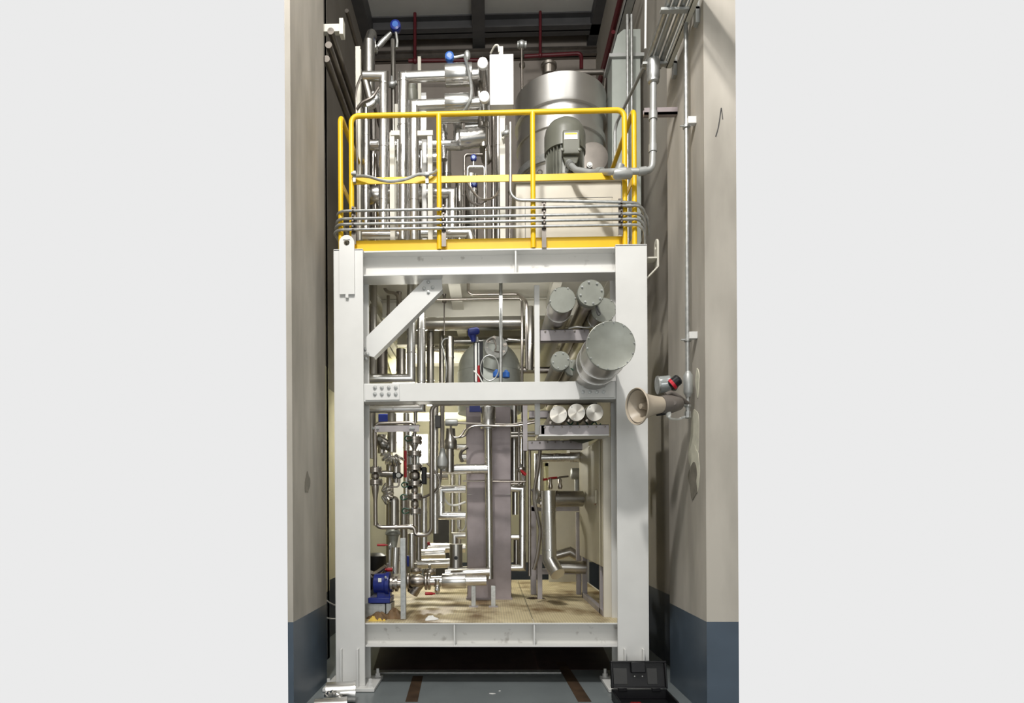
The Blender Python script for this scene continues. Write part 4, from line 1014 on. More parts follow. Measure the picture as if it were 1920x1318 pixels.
t = thing('support_channel', 'purple-grey channel fixed to the left leg holding both valve trains', 'bracket', ((a.x + b.x) / 2, 5.5, b.z))
obj('channel', MB().box(L1 - .0, P(786, 800, 5.48).x, 5.48, 5.486, b.z, a.z).box(L1, P(786, 800, 5.48).x, 5.48, 5.54, a.z - .006, a.z), PURL, t)
for x in (700, 708, 770, 775):
    obj('u_bolt', MB().lathe(P(x, 803, 5.478), (0, -1, 0), [(0, .014), (.01, .014), (.01, .008), (.025, .008)], 6), GALV, t)
# left risers and elbows
for lab, x, Y, y0, y1, r, m in (
    ('clad riser right behind the left leg in the lower bay', 697, 5.85, 775, 860, 8, CLADD),
    ('clad riser with crimped elbow, second from the left leg', 735, 5.95, 775, 848, 8, CLADD),
    ('pale riser pipe behind the red pole in the lower bay', 762, 6.6, 775, 990, 6, CLAD),
    ('clad standpipe behind the U-bend, with rounded top', 739, 5.75, 938, 1005, 9.5, CLADD),
    ('dull tall riser left of the standpipe in the lower bay', 731, 6.2, 860, 1075, 7, CLADD),
    ('dull tall riser right of the standpipe in the lower bay', 757, 6.3, 930, 1075, 7, CLADD),
    ('dull fat riser right of the angle post in the lower bay', 772, 6.4, 1000, 1075, 8, CLAD),
    ('pale riser left of the U-bend rise in the lower bay', 795, 6.1, 930, 1030, 6, CLAD),
    ('tall clad riser right of the steel bend in the lower bay', 816, 6.0, 757, 1000, 6, CLAD),
    ('slim clad riser beside the grey oval junction', 829, 6.1, 757, 880, 4, STEEL),
    ('clad riser below the grey oval junction', 843, 6.0, 840, 885, 8, CLADD),
    ('tall pale riser far behind, left of the stainless column', 848, 7.4, 885, 1040, 6, CLAD),
    ('slim pale riser far behind, beside the stainless column', 861, 7.2, 890, 1040, 4, CLAD),
    ('slim riser behind the U-bend, right', 785, 6.5, 965, 1075, 5, CLADD),
    ('tall bright riser at the right of the stainless column', 964, 6.5, 757, 910, 6, CLAD),
    ('slim steel riser right of the stainless column', 973, 6.3, 800, 910, 3, STEEL),
    ('dull riser right of the column behind the rack post', 982, 6.7, 757, 915, 5, CLADD),
):
    clad(lab, [(x, y1, Y), (x, y0, Y)], r, ((0, .25), (0, .7)), m, n=16)
tag(obj('pipe_cone', MB().lathe(P(737, 1028, 5.7), (0, 0, 1), [(0, .03), (.12, .055), (.13, .075), (.15, .07), (.19, .05)], 24), CAPM), 'grey cone fitting on the standpipe above the blue pump', 'fitting')
tag(obj('standpipe_dome', MB().ball(P(739, 940, 5.75), R(9.5, 5.75), 18, 1.1), CLADD), 'rounded cap on top of the standpipe behind the U-bend', 'cap')
clad('tapering clad pipe between the grey cone and the blue pump', [(740, 1075, 5.65), (742, 1026, 5.65)], 7.5, ((0, .5),), CLAD)
valve('valve with red horizontal handle below the grey cone', 732, 1024, 5.55, 4, (0, 0, 1), GALV, ((727, 1022, 5.5), (707, 1022, 5.5), RED))
def crimp(label, x, y, Y, r, a0, a1, n=7):
    c = P(x, y, Y); k = R(r, Y)
    mb = MB()
    for i in range(n):
        f = a0 + (a1 - a0) * i / n; g = a0 + (a1 - a0) * (i + .8) / n
        p_, q_ = c + Vector((math.cos(f) * k, 0, math.sin(f) * k)), c + Vector((math.cos(g) * k, 0, math.sin(g) * k))
        mb.lathe(p_, q_ - p_, [(0, k * .62), ((q_ - p_).length * .5, k * .72), ((q_ - p_).length, k * .62)], 16)
    return tag(obj('crimped_elbow', mb, CLAD), label, 'elbow')
crimp('crimped silver elbow cover under the second riser from the left leg', 737, 850, 5.9, 15, math.pi, 1.9 * math.pi)
crimp('crimped silver elbow cover beside the left valve train', 714, 926, 5.7, 14, -1.2, 1.3)
clad('short clad pipe under the crimped elbow in the lower left', [(743, 905, 5.95), (743, 862, 5.95)], 8, (), CLADD)
clad('horizontal clad pipe joining the left risers behind the pressure gauge', [(706, 888, 5.95), (742, 889, 5.95)], 6, ((0, .5),), CLADD)
valve('shiny valve cluster between the first two left risers', 716, 830, 5.95, 11, (1, 0, -.6), CLADD)
clad('grey riser end above the shiny valve cluster', [(716, 815, 6.0), (716, 850, 6.0)], 8, (), CLADD)
t = thing('pressure_gauge', 'small black gauge with pale ring left of the valve train', 'gauge', P(747, 891, 5.6))
c = P(747, 891, 5.6)
obj('gauge_body', MB().lathe(c, (0, 1, 0), [(0, .02), (.005, .03), (.05, .03), (.055, .02)], 18).box(c.x - .055, c.x - .03, 5.61, 5.65, c.z - .03, c.z + .025).box(c.x - .035, c.x + .04, 5.615, 5.645, c.z - .01, c.z + .012), BLACK, t)
obj('dial_ring', MB().lathe(c + Vector((0, -.004, 0)), (0, 1, 0), [(0, .010), (0, .02), (.004, .022), (.004, .01)], 18), SCALEM, t)
tubing('thin steel tube hooked below the black pressure gauge', [(748, 896, 5.62), (748, 913, 5.62), (730, 913, 5.62)], 1.6, STEEL, 5)
tag(obj('red_pole', MB().cyl(P(760, 895, 6.0), P(760, 845, 6.0), R(2.8, 6), 10), RED), 'upright red pole left of the valve train', 'pole')
tag(obj('blue_crate', MB().box(P(709, 780, 7.4).x, P(729, 780, 7.4).x, 7.4, 7.6, P(709, 793, 7.4).z, P(709, 776, 7.4).z), BLUE, None, .01), 'dark blue box far behind the left risers under the middle beam', 'box')
tag(obj('back_drum', MB().lathe(P(705, 1080, 6.6), (0, 0, 1), [(0, .10), (.02, .11), (.22, .11), (.25, .06)], 20), BLACK), 'dark machine behind the blue pump, by the left leg', 'machine')
# centre-left devices
t = thing('junction_fitting', 'grey oval junction with two steel tubes left of the stainless column', 'fitting', P(846, 792, 5.95))
obj('junction_body', MB().lathe(P(835, 792, 5.95), (1, 0, 0), [(0, .03), (.01, .035), (.11, .035), (.12, .03)], 16), GREYC, t)
obj('sleeve', MB().lathe(P(845, 842, 6.0), (0, 0, 1), [(0, .06), (.004, .063), (.08, .063), (.10, .05), (.2, .045)], 22), CLADD, t)
obj('cable', MB().curve(px3([(845, 797, 5.9), (846, 812, 5.9), (852, 820, 5.9), (863, 818, 5.9), (872, 805, 5.95)]), .01, 8), STEEL, t)
t = thing('hanging_fitting', 'dark grey pear-shaped fitting hanging on tubes left of the column', 'fitting', P(829, 875, 5.85))
obj('fitting_body', MB().lathe(P(828, 880, 5.85), (.05, 0, 1), [(0, .02), (.03, .05), (.08, .055), (.13, .035), (.2, .022)], 16), GREYC, t)
obj('dark_block', MB().box(P(816, 800, 5.9).x, P(826, 800, 5.9).x, 5.88, 5.93, P(816, 802, 5.9).z, P(816, 779, 5.9).z), DGREY, t, .004)
for dx in (0, 5):
    obj('tube', MB().tube(px3([(827 + dx, 757, 5.9), (827 + dx, 800, 5.9), (826 + dx, 846, 5.87)]), .008, 8), STEEL, t)
tubing('dark cable dropping from the pear-shaped fitting to the valve train', [(827, 880, 5.85), (825, 905, 5.8), (815, 920, 5.7), (800, 930, 5.65), (786, 934, 5.62)], 2.2, DARKS, spline=True, name='cable', cat='cable')
tubing('steel cable arching behind the rise of the steel U-bend', [(800, 868, 5.75), (812, 880, 5.75), (822, 895, 5.75), (824, 910, 5.75), (815, 925, 5.75)], 2, STEEL, spline=True, name='cable', cat='cable')
clad('clad loop of three mitred legs left of the stainless column', [(873, 917, 6.15), (826, 917, 6.15), (826, 967, 6.15), (873, 967, 6.15)], 7.5, ((0, .4), (1, .5), (2, .3)))
tubing('white cable sagging inside the mitred clad loop', [(830, 928, 6.2), (840, 944, 6.2), (855, 947, 6.2), (873, 941, 6.2)], 2, SCALEM, spline=True, name='cable', cat='cable')
tubing('pale cable loop hanging left of the stainless column', [(860, 955, 6.7), (858, 985, 6.7), (866, 995, 6.7), (873, 985, 6.7), (872, 960, 6.7)], 1.6, SCALEM, spline=True, name='cable_loop', cat='cable')
t = clad('short upright clad drum with dark plug beside the stainless column', [(855, 1064, 5.95), (855, 1020, 5.95)], 12, ((0, .04), (0, .96)), CLADD)
obj('plug', MB().lathe(P(855, 1046, 5.88), (0, -1, 0), [(0, .018), (.01, .018), (.011, .009)], 14), BLACK, t)
clad('low clad pipe with yellowish sheen running behind the strainer', [(775, 1058, 6.5), (856, 1055, 6.5)], 9, ((0, .4),))
clad('wrinkled clad pipe lying above the yellowish low pipe', [(780, 1040, 6.9), (835, 1038, 6.9)], 10, ((0, .6),))
clad('horizontal clad pipe far behind, below the dark recess', [(800, 1027, 7.3), (873, 1027, 7.3)], 9, ((0, .5),))
clad('mitred white clad pipe entering the stainless column low at left', [(873, 1004, 6.6), (852, 1004, 6.6), (852, 1030, 6.6)], 6.5, ())
clad('low clad pipe end beside the foot of the stainless column', [(840, 1070, 6.5), (878, 1068, 6.5)], 7, ())
clad('clad stub crossing behind the column riser branch', [(855, 838, 6.6), (875, 838, 6.6)], 6, (), CLAD)
clad('clad stub lower behind the column riser branch', [(862, 858, 6.6), (877, 858, 6.6)], 8, (), CLAD)
tubing('brown hose curl left of the stainless column', [(877, 838, 6.2), (866, 846, 6.2), (863, 856, 6.2), (868, 866, 6.2)], 3, DARKS, spline=True, name='flexible_hose', cat='hose')
clad('horizontal clad pipe crossing high behind the grey junction', [(790, 893, 6.9), (840, 893, 6.9)], 6, (), CLADD)
valve('small dark valve with red knob far behind the U-bend', 799, 1020, 6.3, 5, (1, 0, 0), DARKS, ((800, 1020, 6.25), (806, 1018, 6.25), RED))
tag(obj('dark_cabinet', MB().box(P(812, 970, 8.2).x, P(845, 970, 8.2).x, 8.2, 8.6, zl, P(812, 970, 8.2).z), DGREY, None, .01), 'dark cabinet far behind the mitred clad loop', 'cabinet')
tag(obj('cream_panel', MB().box(P(722, 880, 8.3).x, P(770, 880, 8.3).x, 8.3, 8.34, zl, P(722, 893, 8.3).z), CREAM, None, .01), 'cream panel standing far behind the standpipe', 'panel')

# lower right bay
clad('ladder-shaped clad pipe loop at the right of the stainless column', [(958, 916, 6.35), (980, 916, 6.35), (980, 1064, 6.35), (958, 1064, 6.35)], 6.5, ((1, .1), (1, .6)))
clad('rung of clad pipe crossing the ladder-shaped loop', [(956, 1007, 6.38), (979, 1007, 6.38)], 5.5, ())
clad('inner clad riser in the ladder-shaped loop', [(966, 965, 6.5), (966, 920, 6.5)], 5.5, ())
clad('inner lower clad riser in the ladder-shaped loop', [(968, 1060, 6.5), (968, 1010, 6.5)], 5, (), CLADD)
clad('mitred clad pipe framing the red levers, lower right', [(1010, 935, 6.5), (1010, 858, 6.5), (1090, 857, 6.5)], 8, ((0, .5), (1, .75)), jackets=((1, .72, .98, 9.5),))
tubing('slim brown steel riser in front of the mitred pipe, lower right', [(993, 1080, 6.15), (993, 840, 6.15)], 2.8, STEEL, 0)
tubing('brown flexible hose winding down beside the fat upright pipe', [(1013, 843, 5.9), (1009, 880, 5.9), (1003, 915, 5.9), (1002, 940, 5.9), (1010, 975, 5.9), (1013, 1000, 5.9), (1008, 1040, 5.9), (1001, 1068, 5.9)], 3.4, STEEL, spline=True, name='flexible_hose', cat='hose')
c_ = clad('fat upright clad pipe with cut lower end, lower right bay', [(1028, 920, 5.85), (1030, 1050, 5.85), (1046, 1077, 5.72)], 13.5, ((0, .3), (0, .85)), n=28)
clad('fat horizontal clad pipe behind the fat upright pipe', [(1028, 935, 6.15), (1092, 935, 6.2)], 15, ((0, .25),), CLADD, n=26)
tubing('crinkled silver hose coil behind the fat upright pipe top', [(1000, 915, 6.1), (1008, 928, 6.1), (1006, 940, 6.1), (1014, 945, 6.1), (1024, 935, 6.1)], 6, CLAD, spline=True, name='foil_hose', cat='hose')
clad('low horizontal clad pipe behind the cut pipe end, lower right', [(1035, 1062, 6.3), (1098, 1064, 6.3)], 12, ((0, .7),), CLADD)
clad('crumpled clad elbow resting on the low pipe, lower right', [(1040, 1042, 6.9), (1068, 1034, 6.9), (1085, 1044, 6.9)], 9, ((0, .5),), CLADD)
st = thing('stand_frame', 'purple-grey steel stand carrying the fat pipe, lower right bay', 'stand', P(1045, 1090, 6.3))
st.location.z = zl; WPOS[st.name] = st.location.copy()
def bar(x0, y0, x1, y1, Y, w, nm_='leg', foot=False):
    a, b = P(x0, y0, Y), P(x1, y1, Y); h = R(w / 2, Y)
    if foot: b.z = zl
    if nm_ == 'leg': obj('leg', MB().box(a.x - h, a.x + h, Y, Y + 2 * h, b.z, a.z), PURL, st, .002)
    else: obj('rail', MB().box(a.x, b.x, Y, Y + 2 * h, a.z - h, a.z + h), PURL, st, .002)
bar(1000, 950, 1000, 1075, 6.7, 11, foot=True)
bar(1012, 1040, 1012, 1085, 6.35, 9, foot=True)
bar(1085, 960, 1085, 1040, 6.7, 9, foot=True)
bar(996, 953, 1092, 953, 6.7, 11, 'rail')
bar(1005, 1072, 1090, 1072, 6.75, 10, 'rail')
for wh, x, y, Y, xx in (('left', 1024, 898, 6.9, 1012), ('right', 1042, 895, 6.9, 1034)):
    t = thing('ball_valve', 'small brass valve with red lever, %s of the pair in the lower right bay' % wh, 'valve', P(x + 5, 915, Y))
    obj('valve_body', MB().lathe(P(x + 8, 917, Y), (0, 0, 1), [(0, .02), (.03, .03), (.07, .018), (.1, .022), (.12, .012)], 12), STEEL, t)
    obj('lever', MB().lathe(P(x - 14, y + 2, Y), P(x + 8, y, Y) - P(x - 14, y + 2, Y), [(0, .010), (.05, .013), (.10, .013)], 8), RED, t)
    obj('lever_end', MB().cyl(P(x + 6, y, Y), P(x + 24, y - 2, Y), .010, 8), DARKS, t)
t = thing('grey_actuator', 'grey drum actuator hanging beside the beige cabinet top', 'actuator', P(1078, 900, 6.9))
obj('actuator_body', MB().lathe(P(1070, 888, 6.9), (1, 0, 0), [(0, .05), (.01, .065), (.1, .065), (.12, .05)], 20), GREYC, t)
obj('actuator_stem', MB().cyl(P(1082, 925, 6.95), P(1082, 895, 6.95), .03, 12), GREYC, t)
valve('small valve with slanting red handle right of the stainless column', 977, 880, 6.25, 5, (1, 0, .2), STEEL, ((976, 881, 6.2), (986, 891, 6.2), RED))
tubing('thin steel tube with square end below the slanting red handle', [(979, 890, 6.3), (979, 907, 6.3), (958, 907, 6.3)], 2, STEEL, 4)
for wh, pts in (('upper', [(958, 812, 6.3), (1004, 811, 6.3)]), ('lower', [(958, 818, 6.3), (1004, 817, 6.3)])):
    tubing('short dull pipe between column and rack post, %s of the pair' % wh, pts, 2.6, CLADD, 0)
tag(obj('lemon_frame', MB().box(P(1022, 868, 7.6).x, P(1028, 868, 7.6).x, 7.6, 7.65, P(1022, 920, 7.6).z, P(1022, 868, 7.6).z).box(P(1014, 868, 7.6).x, P(1028, 868, 7.6).x, 7.6, 7.65, P(1022, 874, 7.6).z, P(1022, 868, 7.6).z), LEMON), 'pale yellow frame edge seen behind the red levers', 'frame')
tag(obj('backing_panel', MB().box(P(1028, 868, 7.9).x, P(1092, 868, 7.9).x, 7.9, 7.93, zl, P(1028, 862, 7.9).z), CREAM), 'cream panel behind the pipes left of the beige cabinet', 'panel')
# cabinet
XC = X(1129, 5.3, 950)
XC1 = X(1144, 5.3, 950)
YC0, YC1 = 5.3, 6.6
zc_b, zc_t = Z(1063, YC0, 1129), Z(819, YC0, 1129)
t = thing('beige_cabinet', 'beige electrical cabinet on legs just inside the right leg', 'cabinet', ((XC + XC1) / 2, 5.9, zl))
obj('cabinet_body', MB().box(XC, R1 - .06, YC0, YC1, zc_b, zc_t), BEIGE, t, .006)
obj('door', MB().box(XC - .012, XC - .001, YC0 + .08, YC1 - .03, zc_b + .01, zc_t - .02), BEIGE, t, .004)
obj('cable_trunking', MB().box(XC + .005, XC1 + .01, 5.27, 5.3, zl, zc_t), BEIGEL, t, .002)
obj('trunking_lid', MB().box(XC + .003, XC1 + .012, 5.262, 5.27, zl, Z(996, 5.3, 1136)), BEIGEL, t, .001)
obj('door_handle', MB().box(XC - .03, XC - .012, 5.48, 5.51, Z(945, 5.5), Z(920, 5.5)), BEIGE, t, .004)
red_ = obj('red_mark', MB().plate([(0, 0), (.05, 0), (.05, .02), (.02, .02), (.02, .04), (.05, .04), (.05, .06), (0, .06)], [], (XC - .0135, 5.55, Z(948, 5.5)), (0, 1, 0), (0, 0, 1), (.002, 0, 0)), mat('red_stencil', (0.30, 0.10, 0.05), 0, .5), t)
for yy in (5.42, 6.45):
    obj('leg', MB().box(XC + .0, XC + .05, yy, yy + .05, zl, zc_b), PURL, t, .002)
obj('base_rail', MB().box(XC, XC + .04, 5.3, 6.5, zl, zl + .05), PURL, t, .002)
tag(obj('cable_coil', MB().tube([Vector((XC + .16 + .001 * k, 5.7 + .12 * math.cos(k * .4), zl + .17 + .12 * math.sin(k * .4))) for k in range(60)], .02, 8), DGREY), 'dark coiled cable under the beige cabinet', 'cable')
rag('rust_scrap', 'brown rusty stain scrap on the lower deck below the hose', 'scrap', 1003, 1107, 6.4, .10, .05, .012, RUST, 21)

# rear work light giving the glare behind the pipes
t = thing('work_light', 'glaring lit work lamp far behind the left valve train', 'lamp', P(790, 840, 8.6))
q = P(790, 840, 8.6)
obj('lamp_housing', MB().box(q.x - .13, q.x + .10, 8.60, 8.66, q.z - .22, q.z + .20), GREYC, t, .01)
obj('lamp_stand', MB().cyl((q.x, 8.63, zl), (q.x, 8.63, q.z - .2), .02, 10).box(q.x - .2, q.x + .2, 8.5, 8.76, zl - .54, zl - .5).cyl((q.x, 8.63, .01), (q.x, 8.63, zl), .02, 10), GREYC, t)
obj('lit_panel', MB().box(q.x - .12, q.x + .09, 8.585, 8.6, q.z - .21, q.z + .19), GLOW, t)

# ------------------------------------------------------------------ walls: ducts, trays, pipes
for wh, Y, pts in (('left', 9.3, [(778, 30), (778, 114)]), ('right', 9.3, [(1013, 25), (1013, 106)])):
    pass
tag(obj('sprinkler_pipe', MB().tube(px3([(778, 25, 9.0), (778, 114, 9.0)]), R(3, 9.0), 10).tube(px3([(766, 114, 9.0), (905, 113, 9.0)]), R(3.4, 9.0), 10).ball(P(778, 114, 9.0), R(5.5, 9.0), 12), DRED), 'dark red pipe on the back wall left of the white box', 'pipe')
tag(obj('sprinkler_pipe', MB().tube(px3([(1013, 22, 9.0), (1013, 104, 9.0)]), R(2.8, 9.0), 10).tube(px3([(983, 106, 9.0), (1090, 100, 9.0), (1090, 130, 9.0)]), R(3.6, 9.0), 10, .06).ball(P(1013, 104, 9.0), R(5, 9.0), 12), DRED), 'dark red pipe on the back wall above the round vessel', 'pipe')
def depthline(label, p0, y1f, r, m, name, cat, Y0, Y1):
    a = P(p0[0], p0[1], Y0)
    return tag(obj(name, MB().cyl(a, Vector((a.x, Y1, a.z)), r, 12), m), label, cat)
depthline('dark red pipe running back along the upper right wall', (1166, -10), 0, .035, DRED, 'sprinkler_pipe', 'pipe', 7.0, 9.5)
depthline('second dark red pipe lower along the upper right wall', (1150, 60), 0, .025, DRED, 'sprinkler_pipe', 'pipe', 7.4, 9.5)
a = P(1182, 0, 6.6)
tag(obj('cable_tray', MB().box(a.x - .05, a.x + .05, 6.4, 9.4, a.z - .02, a.z - .012).box(a.x - .05, a.x - .042, 6.4, 9.4, a.z - .02, a.z + .04).box(a.x + .042, a.x + .05, 6.4, 9.4, a.z - .02, a.z + .04), GREYC), 'grey cable tray running back beside the duct, upper right', 'cable tray')
a = P(1285, -10, 4.35)
t = thing('wall_cable_tray', 'bundle of conduits and tray running back along the right pillar, near the top', 'cable tray', (a.x, 4.6, a.z))
for k in range(4):
    ax_ = a.x - .10 + .055 * k
    obj('conduit', MB().cyl((ax_, 3.6, a.z + .01 * (k % 2)), (ax_, 5.05, a.z + .01 * (k % 2)), .022, 12), GREYC if k % 2 else GALV, t)
for yy in (4.42, 4.95):
    obj('bracket', MB().box(a.x - .15, XCR - .001, yy, yy + .04, a.z - .045, a.z - .025).box(XCR - .03, XCR - .001, yy, yy + .05, a.z - .14, a.z + .06), GREYC, t, .002)
obj('side_channel', MB().box(XCR - .075, XCR - .07, 3.6, 5.0, a.z - .05, a.z + .06).box(XCR - .075, XCR - .035, 3.6, 5.0, a.z - .05, a.z - .045), CREAM, t)
q0, q1 = P(1216, 105, 5.4), P(1148, 250, 5.4)
tubing('dark conduit slanting back behind the right rail post and bending down', [(1222, 95, 5.1), (1157, 228, 6.0), (1153, 245, 6.05), (1153, 330, 6.05), (1153, 334, 6.42)], 3.6, GREYC, 10, name='steel_conduit', cat='conduit')
# duct
YU = 6.4
a, b = P(1147, 110, YU), P(1203, 440, YU)
t = thing('air_duct', 'pale grey-green rectangular air duct right of the round vessel', 'duct', ((a.x + b.x) / 2, YU + .12, b.z))
obj('duct_body', MB().box(a.x, b.x, YU, YU + .25, P(1170, 470, YU).z, a.z), DUCTM, t, .006)
obj('duct_flange', MB().box(a.x - .03, b.x + .03, YU - .03, YU + .28, a.z, a.z + .035), GREYC, t)
u0 = P(1147, 104, YU).z
u1 = P(1170, 55, YU).z
obj('duct_elbow', MB().plate([(0, 0), (b.x - a.x, 0), (b.x - a.x, u1 - u0), ((b.x - a.x) * .42, u1 - u0), ((b.x - a.x) * .2, (u1 - u0) * .8)], [], (a.x, YU, u0), (1, 0, 0), (0, 0, 1), (0, .25, 0)), DUCTM, t)
for i, (x, wh) in enumerate(((1176, 'left'), (1184, 'right'))):
    tubing('thin upright pale conduit before the air duct, %s of the pair' % wh, [(x, 28, 6.2), (x + 5, 1227, 6.2)], 2.6, GALV, 0, group='thin conduits before the duct', name='steel_conduit', cat='conduit')
tubing('thin white conduit hanging from above beside the cable tray', [(1217, -575, 5.6), (1210, 92, 5.6)], 2.2, WHITE, 0, name='steel_conduit', cat='conduit')
# pillar conduit
def onface(x, y, off=0.0):
    Yp = (XCR - off) / (P(x, y, 1).x)
    return P(x, y, Yp)
c0 = onface(1289, 30, .06); c1 = onface(1289, 640, .06)
xq, yq = c1.x, c1.y
ztp, zbt = P(1289, 28, yq).z, P(1287, 700, yq).z
t = tag(obj('pillar_conduit', MB().cyl((xq, yq, zbt), (xq, yq, ztp), R(4, yq), 14), GALV), 'straight grey conduit running down the inner face of the right pillar', 'conduit')
for y in (10, 230, 630):
    z = P(1289, y, yq).z
    obj('standoff_block', MB().box(xq + .0, XCR - .0005, yq - .045, yq - .005, z - .03, z + .02), WHITE if y > 20 else CREAM, t, .002)
    obj('clamp', MB().lathe((xq, yq, z - .04), (0, 0, 1), [(0, .017), (0, .026), (.022, .026), (.022, .017)], 14).cyl((xq - .05, yq - .01, z - .03), (xq + .03, yq - .01, z - .03), .006, 8), GALV, t)
jz0, jz1 = P(1287, 745, yq).z, P(1287, 697, yq).z
obj('conduit_body', MB().lathe((xq, yq - .01, jz0), (0, 0, 1), [(0, .018), (.02, .026), (.03, .034), (jz1 - jz0 - .03, .034), (jz1 - jz0 - .015, .024), (jz1 - jz0, .018)], 14), GREYC, t)
zz = P(1287, 782, yq).z
obj('lower_pipe', MB().cyl((xq, yq, zz), (xq, yq, jz0), .015, 12).lathe((xq, yq, zz - .01), (0, 0, 1), [(0, .016), (.005, .024), (.05, .024), (.055, .017), (.08, .017), (.085, .024), (.1, .024)], 8), GALV, t)
# horn loudspeaker
hy = yq - .03
m0, m1 = P(1191, 763, hy), P(1240, 757, hy)
ax_ = (m1 - m0)
dr = Vector((1, .42, .12)).normalized()
mouth = P(1194, 762, 4.30)
t = thing('horn_speaker', 'beige horn loudspeaker pointing left on the right pillar', 'loudspeaker', P(1255, 757, yq))
hl = .205
obj('horn', MB().lathe(mouth, dr, [(0, .118), (-.006, .126), (.004, .130), (.012, .122), (.03, .105), (.07, .086), (.13, .070), (.19, .060), (hl, .058), (hl, .05), (.14, .052), (.06, .075), (.008, .112)], 44, False), HORN, t)
obj('inner_cone', MB().lathe(mouth + dr * .03, dr, [(0, .004), (.0, .018), (.03, .022), (.12, .05)], 24), HORN, t)
back = mouth + dr * hl
obj('driver', MB().lathe(back - dr * .004, dr, [(0, .05), (.002, .063), (.05, .066), (.10, .062), (.17, .045), (.19, .02)], 32), HORND, t)
obj('bracket', MB().tube([back + dr * .04 + Vector((0, 0, .07)), back + dr * .09 + Vector((0, 0, .085)), back + dr * .16 + Vector((0, 0, .05)), Vector((xq, yq, P(1287, 757, yq).z))], .016, 10, .03).cyl(back + dr * .09 + Vector((0, -.07, 0)), back + dr * .09 + Vector((0, -.045, 0)), .018, 12), HORND, t)
obj('mount_arm', MB().tube([back + dr * .12, Vector((xq, yq, P(1287, 760, yq).z))], .012, 10), GALV, t)
obj('rear_bar', MB().cyl(mouth + dr * .17 + Vector((0, 0, -.07)), back + dr * .08 + Vector((0, 0, -.062)), .008, 8), BLACK, t)
obj('cable', MB().curve([back + dr * .06 + Vector((0, -.02, -.06)), back + dr * .07 + Vector((0, -.02, -.10)), P(1272, 786, yq), P(1282, 782, yq), Vector((xq, yq, zz))], .009, 8), SCALEM, t)
obj('cable_gland', MB().lathe(back + dr * .06 + Vector((0, -.02, -.055)), (0, 0, -1), [(0, .016), (.02, .02), (.04, .014)], 8), SCALEM, t)
# beacon
q = P(1233, 722, yq - .02)
t = thing('warning_beacon', 'grey beacon lamp with black and red knob above the horn loudspeaker', 'lamp', P(1255, 720, yq))
e_ = P(1262, 719, yq - .02)
dd = (e_ - q).normalized()
obj('lens', MB().lathe(q, dd, [(0, .05), (.004, .058), (.012, .062), (.085, .062), (.09, .055)], 28), GLASS, t)
obj('lens_guard', MB().lathe(q - dd * .004, dd, [(0, .055), (0, .066), (.012, .066), (.012, .055)], 28), GALV, t)
obj('body', MB().lathe(q + dd * .088, dd, [(0, .05), (.04, .056), (.06, .03)], 20), MOTG, t)
kq = P(1256, 724, yq - .06)
kd = Vector((.75, -.25, .6)).normalized()
kb = obj('knob', MB().lathe(kq, kd, [(0, .03), (.01, .042), (.075, .040), (.085, .03), (.09, .01)], 20), BLACK, t)
obj('red_stripe', MB().lathe(kq + kd * .012, kd, [(0, .041), (0, .0435), (.022, .0435), (.022, .041)], 20), mat('bright_red', (.6, .01, .03), 0, .4), kb)
obj('bracket', MB().tube([q + dd * .10 + Vector((0, 0, -.05)), q + dd * .08 + Vector((0, .03, -.12)), Vector((xq, yq, P(1287, 752, yq).z))], .012, 8, .02), HORND, t)
# left wall
for k in range(3):
    a = P(618 + k * 7, 120, 5.6)
    depthline('dark conduit running back along the left wall, %s of three' % ('lowest', 'middle', 'uppermost')[k], (612 + 4 * k, 110 - 26 * k), 0, .03, DARKS, 'wall_conduit', 'conduit', 5.3, 9.3)
depthline('thin dark conduit high on the left wall near the roof', (650, 20), 0, .022, DARKS, 'wall_conduit', 'conduit', 6.5, 9.3)
a, b = P(602, 45, 5.3), P(644, 58, 5.3)
t = thing('wall_bracket', 'cream arm bracket projecting from behind the left pillar near the top', 'bracket', ((a.x + b.x) / 2, 5.3, b.z))
obj('arm', MB().box(XCL - .3, b.x - .02, 5.3, 5.35, b.z, a.z), CREAM, t, .002)
obj('hanger', MB().box(b.x - .035, b.x, 5.29, 5.36, P(640, 65, 5.3).z, P(640, 35, 5.3).z), CREAM, t, .002)
tubing('pale cable drooping from the left pillar to the leg, upper', [(608, 1122, 5.3), (622, 1132, 5.5), (640, 1138, 5.9)], 1.3, SCALEM, spline=True, name='cable', cat='cable')
tubing('pale cable drooping from the left pillar to the leg, lower', [(608, 1157, 5.3), (622, 1160, 5.5), (640, 1160, 5.9)], 1.3, SCALEM, spline=True, name='cable', cat='cable')

# ------------------------------------------------------------------ things on the floor
# tool case
tx0, tx1 = X(1147, 4.72, 1270), X(1252, 4.72, 1270)
t = thing('tool_case', 'open black plastic tool case on the floor before the right leg', 'tool case', ((tx0 + tx1) / 2, 4.6, 0))
obj('tray', MB().box(tx0 - .0, tx1 + .0, 4.42, 4.74, 0.001, .012).box(tx0, tx1, 4.42, 4.435, .012, .075).box(tx0, tx1, 4.725, 4.74, .012, .085).box(tx0, tx0 + .014, 4.435, 4.725, .012, .08).box(tx1 - .014, tx1, 4.435, 4.725, .012, .08), BLACK, t, .004)
tilt = Matrix.Translation((0, 4.745, .088)) @ Matrix.Rotation(math.radians(-14), 4, 'X')
lid = obj('lid', MB().box(tx0, tx1, 0, .012, 0, .205, tilt).box(tx0, tx1, -.035, 0, .19, .205, tilt).box(tx0, tx0 + .014, -.035, 0, 0, .19, tilt).box(tx1 - .014, tx1, -.035, 0, 0, .19, tilt).box(tx0, tx1, -.03, 0, 0, .012, tilt), BLACK, t, .004)
wd = tx1 - tx0
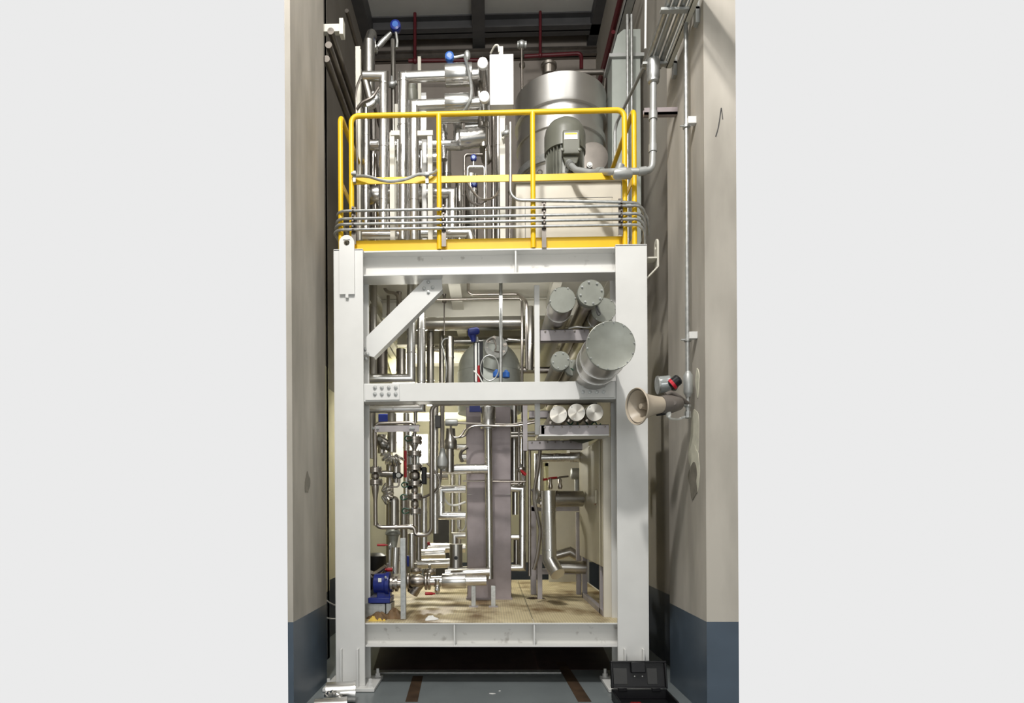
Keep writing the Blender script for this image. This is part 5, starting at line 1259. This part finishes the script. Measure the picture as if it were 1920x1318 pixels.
for f0, f1 in ((.05, .30), (.66, .84)):
    obj('lid_panel', MB().box(tx0 + wd * f0, tx0 + wd * f1, -.006, 0, .03, .15, tilt), DGREY, lid, .002)
obj('latch', MB().box(tx0 + wd * .36, tx0 + wd * .62, -.045, -.01, .115, .20, tilt), BLACK, lid, .006)
for f in (.43, .57):
    obj('rivet', MB().ball(tilt @ Vector((tx0 + wd * f, -.008, .09)), .006, 8), SCALEM, lid)
for f in (.12, .72):
    obj('hinge', MB().box(tx0 + wd * f, tx0 + wd * (f + .15), 4.715, 4.75, .07, .10), BLACK, t, .004)
tag(obj('red_tool', MB().box(tx0 + wd * .22, tx0 + wd * .42, 4.47, 4.54, .013, .05), RED, None, .01), 'red tool lying in the open black tool case', 'tool')
tag(obj('black_tool', MB().box(tx0 + wd * .5, tx0 + wd * .85, 4.47, 4.53, .013, .04), DGREY, None, .01), 'dark tool lying in the open black tool case, right of the red one', 'tool')
# cladding offcuts at the lower left
def half(label, x0, y0, x1, y1, Y, r, extra=None):
    a, b = P(x0, y0, Y), P(x1, y1, Y + .04)
    k = R(r, Y); a.z = b.z = k + .002
    d_ = (b - a); L = d_.length
    mb = MB().lathe(a, d_, [(0, k), (L, k), (L, k * .94), (0, k * .94), (0, k)], 32, False)
    t = tag(obj('cladding_offcut', mb, CLAD), label, 'pipe cover')
    obj('rolled_edge', MB().lathe(b, -d_, [(-.004, k * .96), (-.004, k * 1.05), (.012, k * 1.05), (.012, k)], 32), CLAD, t)
    return t
ta_ = half('curved silver cladding offcut on the floor, nearest the left leg foot', 612, 1304, 666, 1302, 4.62, 20)
tb_ = half('silver cladding offcut on the floor at the bottom left, nearest the camera', 590, 1330, 650, 1330, 4.30, 18)
c = P(624, 1314, 4.50)
mb = MB()
for i in range(6):
    f = .5 + i * .38; g = f + .34
    p_, q_ = c + Vector((-math.cos(f) * .055, 0, math.sin(f) * .055)), c + Vector((-math.cos(g) * .055, 0, math.sin(g) * .055))
    mb.lathe(p_, q_ - p_, [(0, .022), ((q_ - p_).length, .027)], 16)
tag(obj('crimped_elbow', mb, CLAD), 'small crimped silver elbow between the two floor cladding offcuts', 'elbow')
for i, (x, y) in enumerate(((923, 1301), (937, 1296))):
    Yf_ = 1.45 * F / (y - HOR)
    q = P(x, y, Yf_)
    tag(obj('paper_scrap', MB().plate(blob(.022 if i == 0 else .008, .008, 12, 30 + i), [], (q.x, q.y, .001), (1, 0, 0), (0, 1, 0), (0, 0, .003)), PAPER), '%s white paper scrap on the blue-grey floor between the strips' % ('larger', 'tiny')[i], 'scrap')
